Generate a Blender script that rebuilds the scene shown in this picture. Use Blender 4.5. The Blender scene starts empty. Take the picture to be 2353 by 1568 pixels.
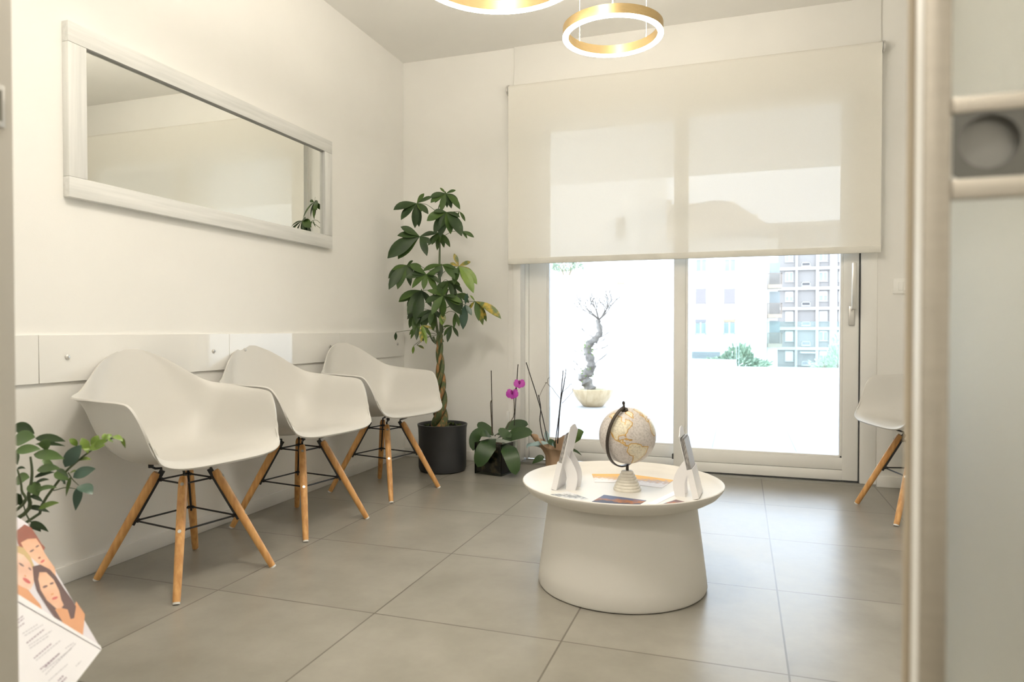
import bpy, bmesh, math, random
from mathutils import Vector as V, Matrix

S = bpy.context.scene
COL = S.collection
PI = math.pi

# ------------------------------------------------------------------ camera
IMG_W, IMG_H, LENS = 2353, 1568, 24.0
EYE = V((0, 0, 0.882))
YAW, PITCH = math.radians(18.48), math.radians(0.905)
cam_d = bpy.data.cameras.new('camera')
cam_d.lens, cam_d.sensor_width = LENS, 36
cam_d.clip_start, cam_d.clip_end = 0.05, 500
cam_d.dof.use_dof = True
cam_d.dof.focus_distance = 3.2
cam_d.dof.aperture_fstop = 4.2
cam = bpy.data.objects.new('camera', cam_d)
COL.objects.link(cam)
cam.location = EYE
cam.rotation_euler = (PI / 2 - PITCH, 0, YAW)
S.camera = cam

# ------------------------------------------------------------------ view and sky
S.view_settings.view_transform = 'Standard'
S.view_settings.look = 'None'
S.view_settings.gamma = 1
S.view_settings.use_curve_mapping = False
S.view_settings.exposure = 0.33
S.cycles.max_bounces = 10
S.cycles.diffuse_bounces = 6
S.cycles.transparent_max_bounces = 24
S.cycles.sample_clamp_indirect = 6
S.cycles.caustics_reflective = False
S.cycles.caustics_refractive = False

SKY = 5.0
world = bpy.data.worlds.new('sky')
S.world = world
world.use_nodes = True
wn = world.node_tree
bg = wn.nodes['Background']
tc = wn.nodes.new('ShaderNodeTexCoord')
sep = wn.nodes.new('ShaderNodeSeparateXYZ')
ramp = wn.nodes.new('ShaderNodeValToRGB')
ramp.color_ramp.elements[0].position = 0.0
ramp.color_ramp.elements[0].color = (0.72, 0.85, 1.0, 1)
ramp.color_ramp.elements[1].position = 0.6
ramp.color_ramp.elements[1].color = (0.74, 0.86, 1.0, 1)
wn.links.new(tc.outputs['Generated'], sep.inputs[0])
wn.links.new(sep.outputs['Z'], ramp.inputs[0])
wn.links.new(ramp.outputs[0], bg.inputs['Color'])
bg.inputs['Strength'].default_value = SKY


def area(name, loc, rot, sx, sy, power, color, portal=False):
    d = bpy.data.lights.new(name, 'AREA')
    d.shape = 'RECTANGLE'
    d.size, d.size_y = sx, sy
    d.energy, d.color = power, color
    if portal:
        d.cycles.is_portal = True
    o = bpy.data.objects.new(name, d)
    COL.objects.link(o)
    o.location, o.rotation_euler = loc, rot
    return o


RING_POWER = 24.0
UP_POWER = 190.0
ROOM_POWER = 56.0
HALL_POWER = 52.0
RING_COLOR = (1.0, 0.92, 0.79)
area('window_portal', (-0.36, 4.62, 1.25), (-PI / 2, 0, 0), 2.2, 2.35, 1, (1, 1, 1), True)

# ------------------------------------------------------------------ helpers
FX = LENS / 36 * IMG_W
_f = V((-math.sin(YAW) * math.cos(PITCH), math.cos(YAW) * math.cos(PITCH), -math.sin(PITCH)))
_r = V((math.cos(YAW), math.sin(YAW), 0))
_d = _f.cross(_r)


def ray(px, py):
    return _r * ((px - IMG_W / 2) / FX) + _d * ((py - IMG_H / 2) / FX) + _f


def at(px, py, y):
    "point of the world at distance y behind the photographed pixel"
    d = ray(px, py)
    return EYE + d * (y / d.y)


def at_z(px, py, z):
    d = ray(px, py)
    return EYE + d * ((z - EYE.z) / d.z)


def at_d(px, py, depth):
    return EYE + ray(px, py) * depth


def at_plane(px, py, p0, n):
    d = ray(px, py)
    return EYE + d * ((p0 - EYE).dot(n) / d.dot(n))


class MB:
    "collects shapes into one mesh"

    def __init__(self):
        self.v, self.f, self.m, self.s = [], [], [], []
        self.attr = None

    def add(self, verts, faces, mi=0, smooth=True):
        o = len(self.v)
        self.v += [V(p) for p in verts]
        for f in faces:
            self.f.append([i + o for i in f])
            self.m.append(mi)
            self.s.append(smooth)
        return o

    def box(self, lo, hi, mi=0, bev=0.0, mat=None, seg=2):
        bm = bmesh.new()
        bmesh.ops.create_cube(bm, size=1)
        lo, hi = V(lo), V(hi)
        c, sz = (lo + hi) / 2, hi - lo
        for v in bm.verts:
            v.co = V((v.co.x * sz.x, v.co.y * sz.y, v.co.z * sz.z)) + c
        if bev > 0:
            bmesh.ops.bevel(bm, geom=bm.edges[:] + bm.verts[:], offset=min(bev, min(sz) * 0.45), segments=seg, affect='EDGES', profile=0.5)
        if mat is not None:
            bm.transform(mat)
        bm.verts.index_update()
        self.add([v.co.copy() for v in bm.verts], [[v.index for v in f.verts] for f in bm.faces], mi, bev > 0)
        bm.free()
        return self

    def tube(self, pts, rad, n=10, mi=0, caps=True, closed=False):
        pts = [V(p) for p in pts]
        k = len(pts)
        if not hasattr(rad, '__len__'):
            rad = [rad] * k
        rings, prev = [], None
        for i, p in enumerate(pts):
            if closed:
                t = pts[(i + 1) % k] - pts[(i - 1) % k]
            else:
                t = pts[min(i + 1, k - 1)] - pts[max(i - 1, 0)]
            t.normalize()
            if prev is None:
                a = V((0, 0, 1)) if abs(t.z) < 0.9 else V((1, 0, 0))
                u = t.cross(a).normalized()
            else:
                u = (prev - t * prev.dot(t)).normalized()
            prev = u
            w = t.cross(u)
            rings.append([p + (u * math.cos(2 * PI * j / n) + w * math.sin(2 * PI * j / n)) * rad[i] for j in range(n)])
        verts = [q for r in rings for q in r]
        faces = []
        for i in range(k if closed else k - 1):
            a, b = i * n, ((i + 1) % k) * n
            for j in range(n):
                faces.append([a + j, a + (j + 1) % n, b + (j + 1) % n, b + j])
        if caps and not closed:
            faces.append(list(range(n))[::-1])
            faces.append([(k - 1) * n + j for j in range(n)])
        self.add(verts, faces, mi)
        return self

    def lathe(self, prof, n=48, c=(0, 0, 0), mi=0, mat=None):
        "prof: (radius, z) from bottom to top"
        c = V(c)
        verts, faces, idx = [], [], []
        for r, z in prof:
            if r < 1e-6:
                idx.append([len(verts)])
                verts.append(V((0, 0, z)))
            else:
                idx.append(list(range(len(verts), len(verts) + n)))
                verts += [V((r * math.cos(2 * PI * j / n), r * math.sin(2 * PI * j / n), z)) for j in range(n)]
        for a, b in zip(idx, idx[1:]):
            for j in range(n):
                k = (j + 1) % n
                if len(a) == 1 and len(b) == 1:
                    continue
                if len(a) == 1:
                    faces.append([a[0], b[k], b[j]])
                elif len(b) == 1:
                    faces.append([a[j], a[k], b[0]])
                else:
                    faces.append([a[j], a[k], b[k], b[j]])
        if mat is not None:
            verts = [mat @ p for p in verts]
        self.add([p + c for p in verts], faces, mi)
        return self

    def grid(self, rows, mi=0):
        n, verts = len(rows[0]), [p for r in rows for p in r]
        faces = [[i * n + j, i * n + j + 1, (i + 1) * n + j + 1, (i + 1) * n + j] for i in range(len(rows) - 1) for j in range(n - 1)]
        self.add(verts, faces, mi)
        return self

    def leaf(self, p0, p1, p2, w, up, fold=0.18, mi=0, n=8, kind=0, cup=0.0):
        "a leaf on a curved spine p0-p1-p2; up points out of its face"
        p0, p1, p2, up = V(p0), V(p1), V(p2), V(up)
        rows = []
        for i in range(n + 1):
            t = i / n
            p = p0 * (1 - t) ** 2 + p1 * 2 * t * (1 - t) + p2 * t * t
            tg = ((p1 - p0) * (1 - t) + (p2 - p1) * t)
            tg = tg.normalized() if tg.length > 1e-7 else V((0, 0, 1))
            sd = tg.cross(up)
            sd = sd.normalized() if sd.length > 1e-6 else tg.orthogonal().normalized()
            nm = sd.cross(tg)
            if kind == 0:      # ovate with a drawn-out tip
                pr = math.sin(PI * min(1, t ** 0.8)) ** 0.85
            elif kind == 1:    # strap with a round end
                pr = (min(1, t / 0.35) ** 0.6) * (0.45 + 0.55 * min(1, t / 0.35)) if t < 0.35 else math.sqrt(max(0, 1 - ((t - 0.35) / 0.65) ** 3))
            else:              # widest past the middle
                pr = math.sin(PI * t ** 1.25) ** 0.8
            pr = max(pr, 0.04)
            hw = w * 0.5 * pr
            rows.append([p + sd * (hw * a) + nm * (fold * hw * abs(a) - cup * hw * a * a) for a in (-1, -0.55, 0, 0.55, 1)])
        self.grid(rows, mi)
        return self

    def poly(self, pts, mi=0):
        self.add(pts, [list(range(len(pts)))], mi, False)
        return self

    def build(self, name, mats, parent=None, loc=None, sharp=40, kind=None, thick=None):
        me = bpy.data.meshes.new(name)
        org = V(loc) if loc is not None else V((0, 0, 0))
        me.from_pydata([tuple(p - org) for p in self.v], [], self.f)
        if not isinstance(mats, (list, tuple)):
            mats = [mats]
        for m in mats:
            me.materials.append(m)
        me.polygons.foreach_set('material_index', self.m)
        me.polygons.foreach_set('use_smooth', self.s)
        me.update()
        if sharp and hasattr(me, 'set_sharp_from_angle'):
            me.set_sharp_from_angle(angle=math.radians(sharp))
        o = bpy.data.objects.new(name, me)
        COL.objects.link(o)
        o.location = org
        if parent is not None:
            o.parent = parent
        if kind:
            o['kind'] = kind
        return o


def thing(name, label, cat, loc=(0, 0, 0), rotz=0, group=None):
    o = bpy.data.objects.new(name, None)
    o.empty_display_size = 0.1
    COL.objects.link(o)
    o.location, o.rotation_euler = loc, (0, 0, rotz)
    return tag(o, label, cat, group)


def tag(o, label, cat, group=None):
    o['label'], o['category'] = label, cat
    if group:
        o['group'] = group
    return o


def struct(o, label=None):
    o['kind'] = 'structure'
    if label:
        o['label'] = label
    return o


def rel(o, parent):
    "parent o, built in world space, keeping it where it is"
    o.parent = parent
    o.matrix_parent_inverse = Matrix.Identity(4)
    o.location = o.location - parent.location
    return o


def copy_tree(src, loc, rotz, label):
    r = src.copy()
    COL.objects.link(r)
    r.location, r.rotation_euler = loc, (0, 0, rotz)
    r['label'] = label
    for ch in list(src.children):
        c = ch.copy()
        COL.objects.link(c)
        c.parent = r
        for g in list(ch.children):
            d = g.copy()
            COL.objects.link(d)
            d.parent = c
    return r


def catmull(P, n):
    P = [V(p) for p in P]
    out = []
    k = len(P)
    for i in range(n + 1):
        t = i / n * (k - 1)
        a = min(int(t), k - 2)
        u = t - a
        p0, p1, p2, p3 = P[max(a - 1, 0)], P[a], P[a + 1], P[min(a + 2, k - 1)]
        out.append(0.5 * ((2 * p1) + (p2 - p0) * u + (2 * p0 - 5 * p1 + 4 * p2 - p3) * u * u + (3 * p1 - p0 - 3 * p2 + p3) * u ** 3))
    return out


# ------------------------------------------------------------------ materials
def srgb(r, g, b):
    f = lambda c: (c / 255 / 12.92) if c / 255 <= 0.04045 else ((c / 255 + 0.055) / 1.055) ** 2.4
    return (f(r), f(g), f(b), 1)


def mat(name, col, rough=0.5, metal=0.0, var=0.05, scale=8.0, bump=0.0, bscale=120.0, spec=0.5, coat=0.0, stretch=None, emit=None, col2=None, ramp=(0.35, 0.65)):
    m = bpy.data.materials.new(name)
    m.use_nodes = True
    nt = m.node_tree
    b = nt.nodes['Principled BSDF']
    b.inputs['Roughness'].default_value = rough
    b.inputs['Metallic'].default_value = metal
    b.inputs['Specular IOR Level'].default_value = spec
    b.inputs['Coat Weight'].default_value = coat
    tc = nt.nodes.new('ShaderNodeTexCoord')
    mp = nt.nodes.new('ShaderNodeMapping')
    if stretch:
        mp.inputs['Scale'].default_value = stretch
    nt.links.new(tc.outputs['Object'], mp.inputs[0])
    nz = nt.nodes.new('ShaderNodeTexNoise')
    nz.inputs['Scale'].default_value = scale
    nz.inputs['Detail'].default_value = 5
    nt.links.new(mp.outputs[0], nz.inputs['Vector'])
    cr = nt.nodes.new('ShaderNodeValToRGB')
    c1 = V(col[:3])
    c2 = V(col2[:3]) if col2 else c1 * (1 + var)
    c1 = c1 if col2 else c1 * (1 - var)
    cr.color_ramp.elements[0].position, cr.color_ramp.elements[1].position = ramp
    cr.color_ramp.elements[0].color = (*c1, 1)
    cr.color_ramp.elements[1].color = (*[min(1, c) for c in c2], 1)
    nt.links.new(nz.outputs['Fac'], cr.inputs[0])
    nt.links.new(cr.outputs[0], b.inputs['Base Color'])
    if bump:
        n2 = nt.nodes.new('ShaderNodeTexNoise')
        n2.inputs['Scale'].default_value = bscale
        nt.links.new(mp.outputs[0], n2.inputs['Vector'])
        bp = nt.nodes.new('ShaderNodeBump')
        bp.inputs['Strength'].default_value = bump
        bp.inputs['Distance'].default_value = 0.002
        nt.links.new(n2.outputs['Fac'], bp.inputs['Height'])
        nt.links.new(bp.outputs[0], b.inputs['Normal'])
    if emit:
        b.inputs['Emission Color'].default_value = (*emit[0], 1)
        b.inputs['Emission Strength'].default_value = emit[1]
    return m


def pane_mat(name, tint=(1, 1, 1), refl=1.0):
    "clear sheet glass: lets light straight through, reflects by angle"
    m = bpy.data.materials.new(name)
    m.use_nodes = True
    nt = m.node_tree
    nt.nodes.clear()
    out = nt.nodes.new('ShaderNodeOutputMaterial')
    tr = nt.nodes.new('ShaderNodeBsdfTransparent')
    tr.inputs[0].default_value = (*tint, 1)
    gl = nt.nodes.new('ShaderNodeBsdfGlossy')
    gl.inputs['Roughness'].default_value = 0.01
    fr = nt.nodes.new('ShaderNodeFresnel')
    fr.inputs['IOR'].default_value = 1.45
    mul = nt.nodes.new('ShaderNodeMath')
    mul.operation = 'MULTIPLY'
    mul.inputs[1].default_value = refl
    mx = nt.nodes.new('ShaderNodeMixShader')
    nt.links.new(fr.outputs[0], mul.inputs[0])
    nt.links.new(mul.outputs[0], mx.inputs[0])
    nt.links.new(tr.outputs[0], mx.inputs[1])
    nt.links.new(gl.outputs[0], mx.inputs[2])
    nt.links.new(mx.outputs[0], out.inputs[0])
    return m


M = {}
M['wall'] = mat('wall_paint', (0.87, 0.86, 0.83), 0.75, var=0.012, scale=3, bump=0.10, bscale=260)
M['ceiling'] = mat('ceiling_paint', (0.84, 0.83, 0.80), 0.8, var=0.012, scale=3)
M['base'] = mat('baseboard_lacquer', (0.80, 0.79, 0.76), 0.4, var=0.02, scale=6)
M['panel'] = mat('gloss_panel', (0.86, 0.85, 0.82), 0.03, var=0.01, scale=3)
M['gap'] = mat('panel_joint', (0.25, 0.24, 0.21), 0.7)
M['plastic'] = mat('chair_plastic', (0.61, 0.597, 0.565), 0.42, var=0.01, scale=4, bump=0.05, bscale=500)
M['wood'] = mat('beech', srgb(196, 142, 84), 0.45, scale=5, stretch=(14, 14, 1.2), col2=srgb(222, 172, 110), bump=0.05, bscale=60)
M['black'] = mat('black_steel', (0.012, 0.012, 0.013), 0.45, var=0.1)
M['steel'] = mat('brushed_steel', (0.58, 0.58, 0.56), 0.3, 1.0, var=0.06, scale=30, stretch=(1, 1, 12))
M['glide'] = mat('glide', (0.75, 0.74, 0.72), 0.4)
M['table'] = mat('table_lacquer', (0.69, 0.67, 0.63), 0.5, var=0.012, scale=5, bump=0.08, bscale=700)
M['frame'] = mat('white_joinery', (0.93, 0.925, 0.90), 0.35, var=0.015, scale=5)
M['seal_and_shade'] = mat('dark_seal_and_shade', (0.05, 0.05, 0.05), 0.6)
M['alu'] = mat('aluminium', (0.62, 0.58, 0.52), 0.38, 1.0, var=0.03, scale=20, stretch=(1, 1, 8))
M['satin'] = mat('satin_metal', (0.70, 0.69, 0.67), 0.35, 0.9, var=0.04)
M['glass'] = pane_mat('window_glass')
M['rail_glass'] = pane_mat('railing_glass', (0.86, 0.95, 0.94))
M['gold'] = mat('brushed_gold', srgb(198, 172, 124), 0.38, 0.75, var=0.05, scale=40, stretch=(1, 1, 14))
M['led'] = mat('led_diffuser', (0.9, 0.9, 0.88), 0.5, emit=(RING_COLOR, RING_POWER))
M['led_up'] = mat('added_uplight_glow', (0.9, 0.9, 0.88), 0.5, emit=(RING_COLOR, UP_POWER))
M['cable'] = mat('cable', (0.80, 0.79, 0.74), 0.5)
M['grey_metal'] = mat('grey_plate', (0.20, 0.20, 0.19), 0.4, 0.6, var=0.05)
M['pot'] = mat('charcoal_ceramic', (0.028, 0.029, 0.031), 0.45, var=0.12, scale=10, bump=0.05)
M['soil'] = mat('soil', (0.03, 0.022, 0.015), 0.9, var=0.5, scale=40, bump=0.8, bscale=90)
M['moss'] = mat('moss', (0.045, 0.065, 0.012), 0.9, var=0.5, scale=60, bump=1.0, bscale=120)
M['leaf'] = mat('leaf_green', (0.030, 0.066, 0.012), 0.5, scale=9, col2=(0.060, 0.108, 0.020), spec=0.3)
M['leaf_dark'] = mat('leaf_dark_green', (0.016, 0.036, 0.010), 0.46, scale=9, col2=(0.032, 0.062, 0.015), spec=0.35)
M['leaf_yellow'] = mat('leaf_mottled', (0.075, 0.115, 0.02), 0.42, scale=26, col2=(0.42, 0.30, 0.03), ramp=(0.45, 0.62))
M['leaf_bright'] = mat('leaf_young', (0.11, 0.19, 0.02), 0.38, scale=12, col2=(0.18, 0.27, 0.04))
M['leaf_mid'] = mat('leaf_mid', (0.065, 0.125, 0.03), 0.4, scale=12, col2=(0.11, 0.175, 0.055))
M['leaf_blue'] = mat('leaf_bluish', (0.035, 0.075, 0.050), 0.33, scale=12, col2=(0.055, 0.105, 0.075))
M['orchid_leaf'] = mat('orchid_leaf', (0.022, 0.050, 0.017), 0.32, scale=8, col2=(0.040, 0.080, 0.024))
M['silver_leaf'] = mat('grey_blue_leaf', (0.26, 0.37, 0.38), 0.35, scale=8, col2=(0.34, 0.46, 0.47))
M['bark_green'] = mat('green_bark', (0.07, 0.095, 0.035), 0.7, scale=5, stretch=(10, 10, 3), col2=(0.33, 0.155, 0.055), ramp=(0.50, 0.64), bump=0.4)
M['bark_grey'] = mat('grey_bark', (0.22, 0.17, 0.11), 0.8, scale=14, col2=(0.34, 0.27, 0.19), bump=0.5)
M['stem'] = mat('plant_stem', (0.075, 0.10, 0.045), 0.6, scale=12)
M['stake'] = mat('dark_stake', (0.020, 0.014, 0.011), 0.6, var=0.2)
M['twig'] = mat('dry_twig', (0.085, 0.065, 0.045), 0.7, var=0.2)
M['petal'] = mat('orchid_petal', (0.42, 0.035, 0.38), 0.5, scale=25, col2=(0.56, 0.09, 0.50))
M['petal_dark'] = mat('orchid_lip', (0.28, 0.012, 0.20), 0.5)
M['kraft'] = mat('kraft_paper', (0.40, 0.27, 0.17), 0.75, var=0.12, scale=7, bump=0.5, bscale=20)
M['paper'] = mat('white_card', (0.80, 0.79, 0.80), 0.55, var=0.01)
M['pages'] = mat('brochure_pages', (0.10, 0.09, 0.085), 0.5, scale=3, stretch=(160, 1, 1), col2=(0.55, 0.53, 0.51), ramp=(0.45, 0.6))
M['stone'] = mat('ridged_stone', (0.70, 0.665, 0.585), 0.55, var=0.06, scale=50)
M['bronze'] = mat('dark_bronze', (0.055, 0.045, 0.038), 0.35, 0.7, var=0.1)
M['mirror'] = mat('mirror', (0.90, 0.91, 0.88), 0.0, 1.0, var=0.0)
M['terrace'] = None


def wash_wood(name, stretch):
    return mat(name, (0.66, 0.665, 0.645), 0.6, scale=4, stretch=stretch, col2=(0.79, 0.79, 0.77), ramp=(0.3, 0.7), bump=0.08, bscale=25)


def tile_mat(name, size, x0, y0, c1, c2, grout, rough, gw=0.0026):
    m = bpy.data.materials.new(name)
    m.use_nodes = True
    nt = m.node_tree
    N, L = nt.nodes, nt.links
    b = N['Principled BSDF']
    tc = N.new('ShaderNodeTexCoord')
    sp = N.new('ShaderNodeSeparateXYZ')
    L.new(tc.outputs['Object'], sp.inputs[0])

    def mth(op, a, bb=None):
        n = N.new('ShaderNodeMath')
        n.operation = op
        for i, q in enumerate((a, bb)):
            if q is None:
                continue
            if isinstance(q, (int, float)):
                n.inputs[i].default_value = q
            else:
                L.new(q, n.inputs[i])
        return n.outputs[0]
    es, cells = [], []
    for ax, o in (('X', x0), ('Y', y0)):
        u = mth('DIVIDE', mth('SUBTRACT', sp.outputs[ax], o), size)
        fr = mth('FRACT', u)
        cells.append(mth('FLOOR', u))
        es.append(mth('MULTIPLY', mth('MINIMUM', fr, mth('SUBTRACT', 1.0, fr)), size))
    e = mth('MINIMUM', es[0], es[1])
    isg = mth('LESS_THAN', e, gw)
    cid = N.new('ShaderNodeCombineXYZ')
    L.new(cells[0], cid.inputs[0])
    L.new(cells[1], cid.inputs[1])
    wn_ = N.new('ShaderNodeTexWhiteNoise')
    L.new(cid.outputs[0], wn_.inputs['Vector'])
    add = N.new('ShaderNodeVectorMath')
    add.operation = 'MULTIPLY_ADD'
    L.new(wn_.outputs['Color'], add.inputs[0])
    add.inputs[1].default_value = (7, 7, 7)
    L.new(tc.outputs['Object'], add.inputs[2])
    n1 = N.new('ShaderNodeTexNoise')
    n1.inputs['Scale'].default_value = 3.2
    n1.inputs['Detail'].default_value = 8
    n1.inputs['Roughness'].default_value = 0.62
    L.new(add.outputs[0], n1.inputs['Vector'])
    cr = N.new('ShaderNodeValToRGB')
    cr.color_ramp.elements[0].position, cr.color_ramp.elements[1].position = 0.3, 0.72
    cr.color_ramp.elements[0].color, cr.color_ramp.elements[1].color = (*c1, 1), (*c2, 1)
    L.new(n1.outputs['Fac'], cr.inputs[0])
    mx = N.new('ShaderNodeMix')
    mx.data_type = 'RGBA'
    L.new(isg, mx.inputs['Factor'])
    L.new(cr.outputs[0], mx.inputs['A'])
    mx.inputs['B'].default_value = (*grout, 1)
    L.new(mx.outputs['Result'], b.inputs['Base Color'])
    rr = N.new('ShaderNodeMapRange')
    rr.inputs['To Min'].default_value, rr.inputs['To Max'].default_value = rough - 0.05, rough + 0.08
    L.new(n1.outputs['Fac'], rr.inputs['Value'])
    L.new(rr.outputs[0], b.inputs['Roughness'])
    n2 = N.new('ShaderNodeTexNoise')
    n2.inputs['Scale'].default_value = 22
    n2.inputs['Detail'].default_value = 3
    L.new(add.outputs[0], n2.inputs['Vector'])
    h = mth('SUBTRACT', mth('MULTIPLY', n2.outputs['Fac'], 0.25), mth('MULTIPLY', isg, 0.6))
    bp = N.new('ShaderNodeBump')
    bp.inputs['Strength'].default_value = 0.22
    bp.inputs['Distance'].default_value = 0.004
    L.new(h, bp.inputs['Height'])
    L.new(bp.outputs[0], b.inputs['Normal'])
    return m


M['floor'] = tile_mat('concrete_tile', 0.5994, -1.6753, 1.8674, (0.225, 0.210, 0.178), (0.335, 0.316, 0.272), (0.13, 0.117, 0.096), 0.30)
M['terrace'] = tile_mat('terrace_tile', 0.6, -0.2, 0.3, (0.50, 0.51, 0.52), (0.57, 0.58, 0.59), (0.30, 0.31, 0.32), 0.7, 0.005)


def frost_mat():
    m = bpy.data.materials.new('frosted_glass')
    m.use_nodes = True
    nt = m.node_tree
    b = nt.nodes['Principled BSDF']
    nz = nt.nodes.new('ShaderNodeTexNoise')
    nz.inputs['Scale'].default_value = 900
    bp = nt.nodes.new('ShaderNodeBump')
    bp.inputs['Strength'].default_value = 0.1
    nt.links.new(nz.outputs['Fac'], bp.inputs['Height'])
    nt.links.new(bp.outputs[0], b.inputs['Normal'])
    b.inputs['Base Color'].default_value = (0.93, 0.95, 0.92, 1)
    b.inputs['Roughness'].default_value = 0.62
    b.inputs['IOR'].default_value = 1.2
    b.inputs['Transmission Weight'].default_value = 0.9
    return m


M['frost'] = frost_mat()


def blind_mat():
    m = bpy.data.materials.new('blind_fabric')
    m.use_nodes = True
    nt = m.node_tree
    nt.nodes.clear()
    N, L = nt.nodes, nt.links
    out = N.new('ShaderNodeOutputMaterial')
    tc = N.new('ShaderNodeTexCoord')
    nz = N.new('ShaderNodeTexNoise')
    mp = N.new('ShaderNodeMapping')
    mp.inputs['Scale'].default_value = (60, 1, 260)
    nz.inputs['Scale'].default_value = 3
    L.new(tc.outputs['Object'], mp.inputs[0])
    L.new(mp.outputs[0], nz.inputs['Vector'])
    cr = N.new('ShaderNodeValToRGB')
    cr.color_ramp.elements[0].color = (0.88, 0.86, 0.80, 1)
    cr.color_ramp.elements[1].color = (0.93, 0.91, 0.85, 1)
    L.new(nz.outputs['Fac'], cr.inputs[0])
    df = N.new('ShaderNodeBsdfDiffuse')
    tl = N.new('ShaderNodeBsdfTranslucent')
    tp = N.new('ShaderNodeBsdfTransparent')
    L.new(cr.outputs[0], df.inputs[0])
    L.new(cr.outputs[0], tl.inputs[0])
    a = N.new('ShaderNodeMixShader')
    a.inputs[0].default_value = 0.09
    L.new(df.outputs[0], a.inputs[1])
    L.new(tl.outputs[0], a.inputs[2])
    b = N.new('ShaderNodeMixShader')
    b.inputs[0].default_value = 0.05
    L.new(a.outputs[0], b.inputs[1])
    L.new(tp.outputs[0], b.inputs[2])
    L.new(b.outputs[0], out.inputs[0])
    return m


M['blind'] = blind_mat()

# ------------------------------------------------------------------ the room
XL, XR, YB, ZC = -2.23, 1.22, 4.29, 2.738
YF0, YF1 = 0.50, 0.62                       # the wall with the doorway the camera looks through
HALL_Y = -1.3
OPL, OPR, OPT = -0.872, 1.02, 2.32          # doorway
WL, WR, WT = -1.425, 0.729, 2.33            # opening of the window door

struct(MB().box((XL - 0.15, HALL_Y - 0.1, -0.12), (XR + 0.15, YB + 0.02, 0)).build('floor', M['floor']))
struct(MB().box((XL - 0.15, HALL_Y - 0.1, ZC), (XR + 0.15, YB + 0.3, ZC + 0.15)).build('ceiling', M['ceiling']))
struct(MB().box((XL - 0.15, HALL_Y - 0.1, 0), (XL, YB + 0.3, ZC)).build('wall_left', M['wall']))
struct(MB().box((XR, HALL_Y - 0.1, 0), (XR + 0.15, YB + 0.3, ZC)).build('wall_right', M['wall']))
w = MB()
w.box((XL, YB, 0), (WL, YB + 0.3, ZC))
w.box((WR, YB, 0), (XR, YB + 0.3, ZC))
w.box((WL, YB, WT), (WR, YB + 0.3, ZC))
struct(w.build('wall_back', M['wall']))
w = MB()
w.box((XL, YF0, 0), (OPL - 0.012, YF1, ZC))
w.box((OPR, YF0, 0), (XR, YF1, ZC))
w.box((OPL - 0.012, YF0, OPT), (OPR, YF1, ZC))
struct(w.build('wall_front', M['wall']))
struct(MB().box((OPL - 0.012, YF0 - 0.002, 0), (OPL, YF1 + 0.002, OPT), bev=0.002).build('trim_3', mat('jamb_lining', (0.60, 0.57, 0.51), 0.5, var=0.02)))
struct(MB().box((XL, HALL_Y - 0.1, 0), (XR, HALL_Y, ZC)).build('wall_rear', M['wall']))
BH = 0.062
struct(MB().box((XL, YF1, 0), (XL + 0.011, YB, BH), bev=0.003).build('baseboard_left', M['base']))
w = MB()
w.box((XL + 0.011, YB - 0.011, 0), (WL - 0.004, YB, BH), bev=0.003)
w.box((WR + 0.004, YB - 0.011, 0), (XR - 0.011, YB, BH), bev=0.003)
struct(w.build('baseboard_back', M['base']))
struct(MB().box((XR - 0.011, YF1, 0), (XR, YB, BH), bev=0.003).build('baseboard_right', M['base']))
# plasterboard casing above the blind
struct(MB().box((-1.415, YB - 0.016, 2.33), (0.735, YB, ZC), bev=0.002).build('trim_1', M['wall']))

# unseen fill lights, added to brighten the hall and the room
for lab, lx, ly, pw in (('unseen fill light added at the hall ceiling behind the doorway', -0.4, -0.45, HALL_POWER), ('unseen fill light added at the waiting room ceiling just past the doorway', -0.7, 1.25, ROOM_POWER)):
    hl = thing('added_fill_light', lab, 'fill light', (lx, ly, ZC))
    MB().lathe([(0, -0.05), (0.17, -0.05), (0.19, -0.035), (0.19, -0.012), (0.2, 0)], 40).build('fill_disc', mat('fill_disc_glow', (0.9, 0.9, 0.88), 0.5, emit=((1.0, 0.925, 0.80), pw)), hl)

# ---- gloss wall panels screwed to the left wall
PZ0, PZ1 = 0.703, 0.866
joints = [0.76, 1.66, 2.557, 3.463, 4.275]
names = ['glossy white wall panel beside the doorway, nearest of the row',
         'glossy white wall panel above the armchair nearest the doorway',
         'glossy white wall panel above the middle armchair of the row',
         'glossy white wall panel behind the money tree, ending at the corner']
for i in range(4):
    y0, y1 = joints[i] + 0.0012, joints[i + 1] - 0.0012
    t = thing('wall_panel', names[i], 'wall panel', (XL, (y0 + y1) / 2, PZ0), 0, 'glossy panels along the left wall')
    hy = (y1 - y0) / 2
    MB().box((0, -hy, 0), (0.010, hy, PZ1 - PZ0), bev=0.0008, seg=1).build('panel', M['panel'], t)
    for s in (-1, 1):
        MB().lathe([(0.0085, 0), (0.0085, 0.004), (0.006, 0.006), (0, 0.006)], 20, mat=Matrix.Translation((0.010, s * (hy - 0.1), 0.086)) @ Matrix.Rotation(PI / 2, 4, 'Y')).build('screw_cap', M['satin'], t)

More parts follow.
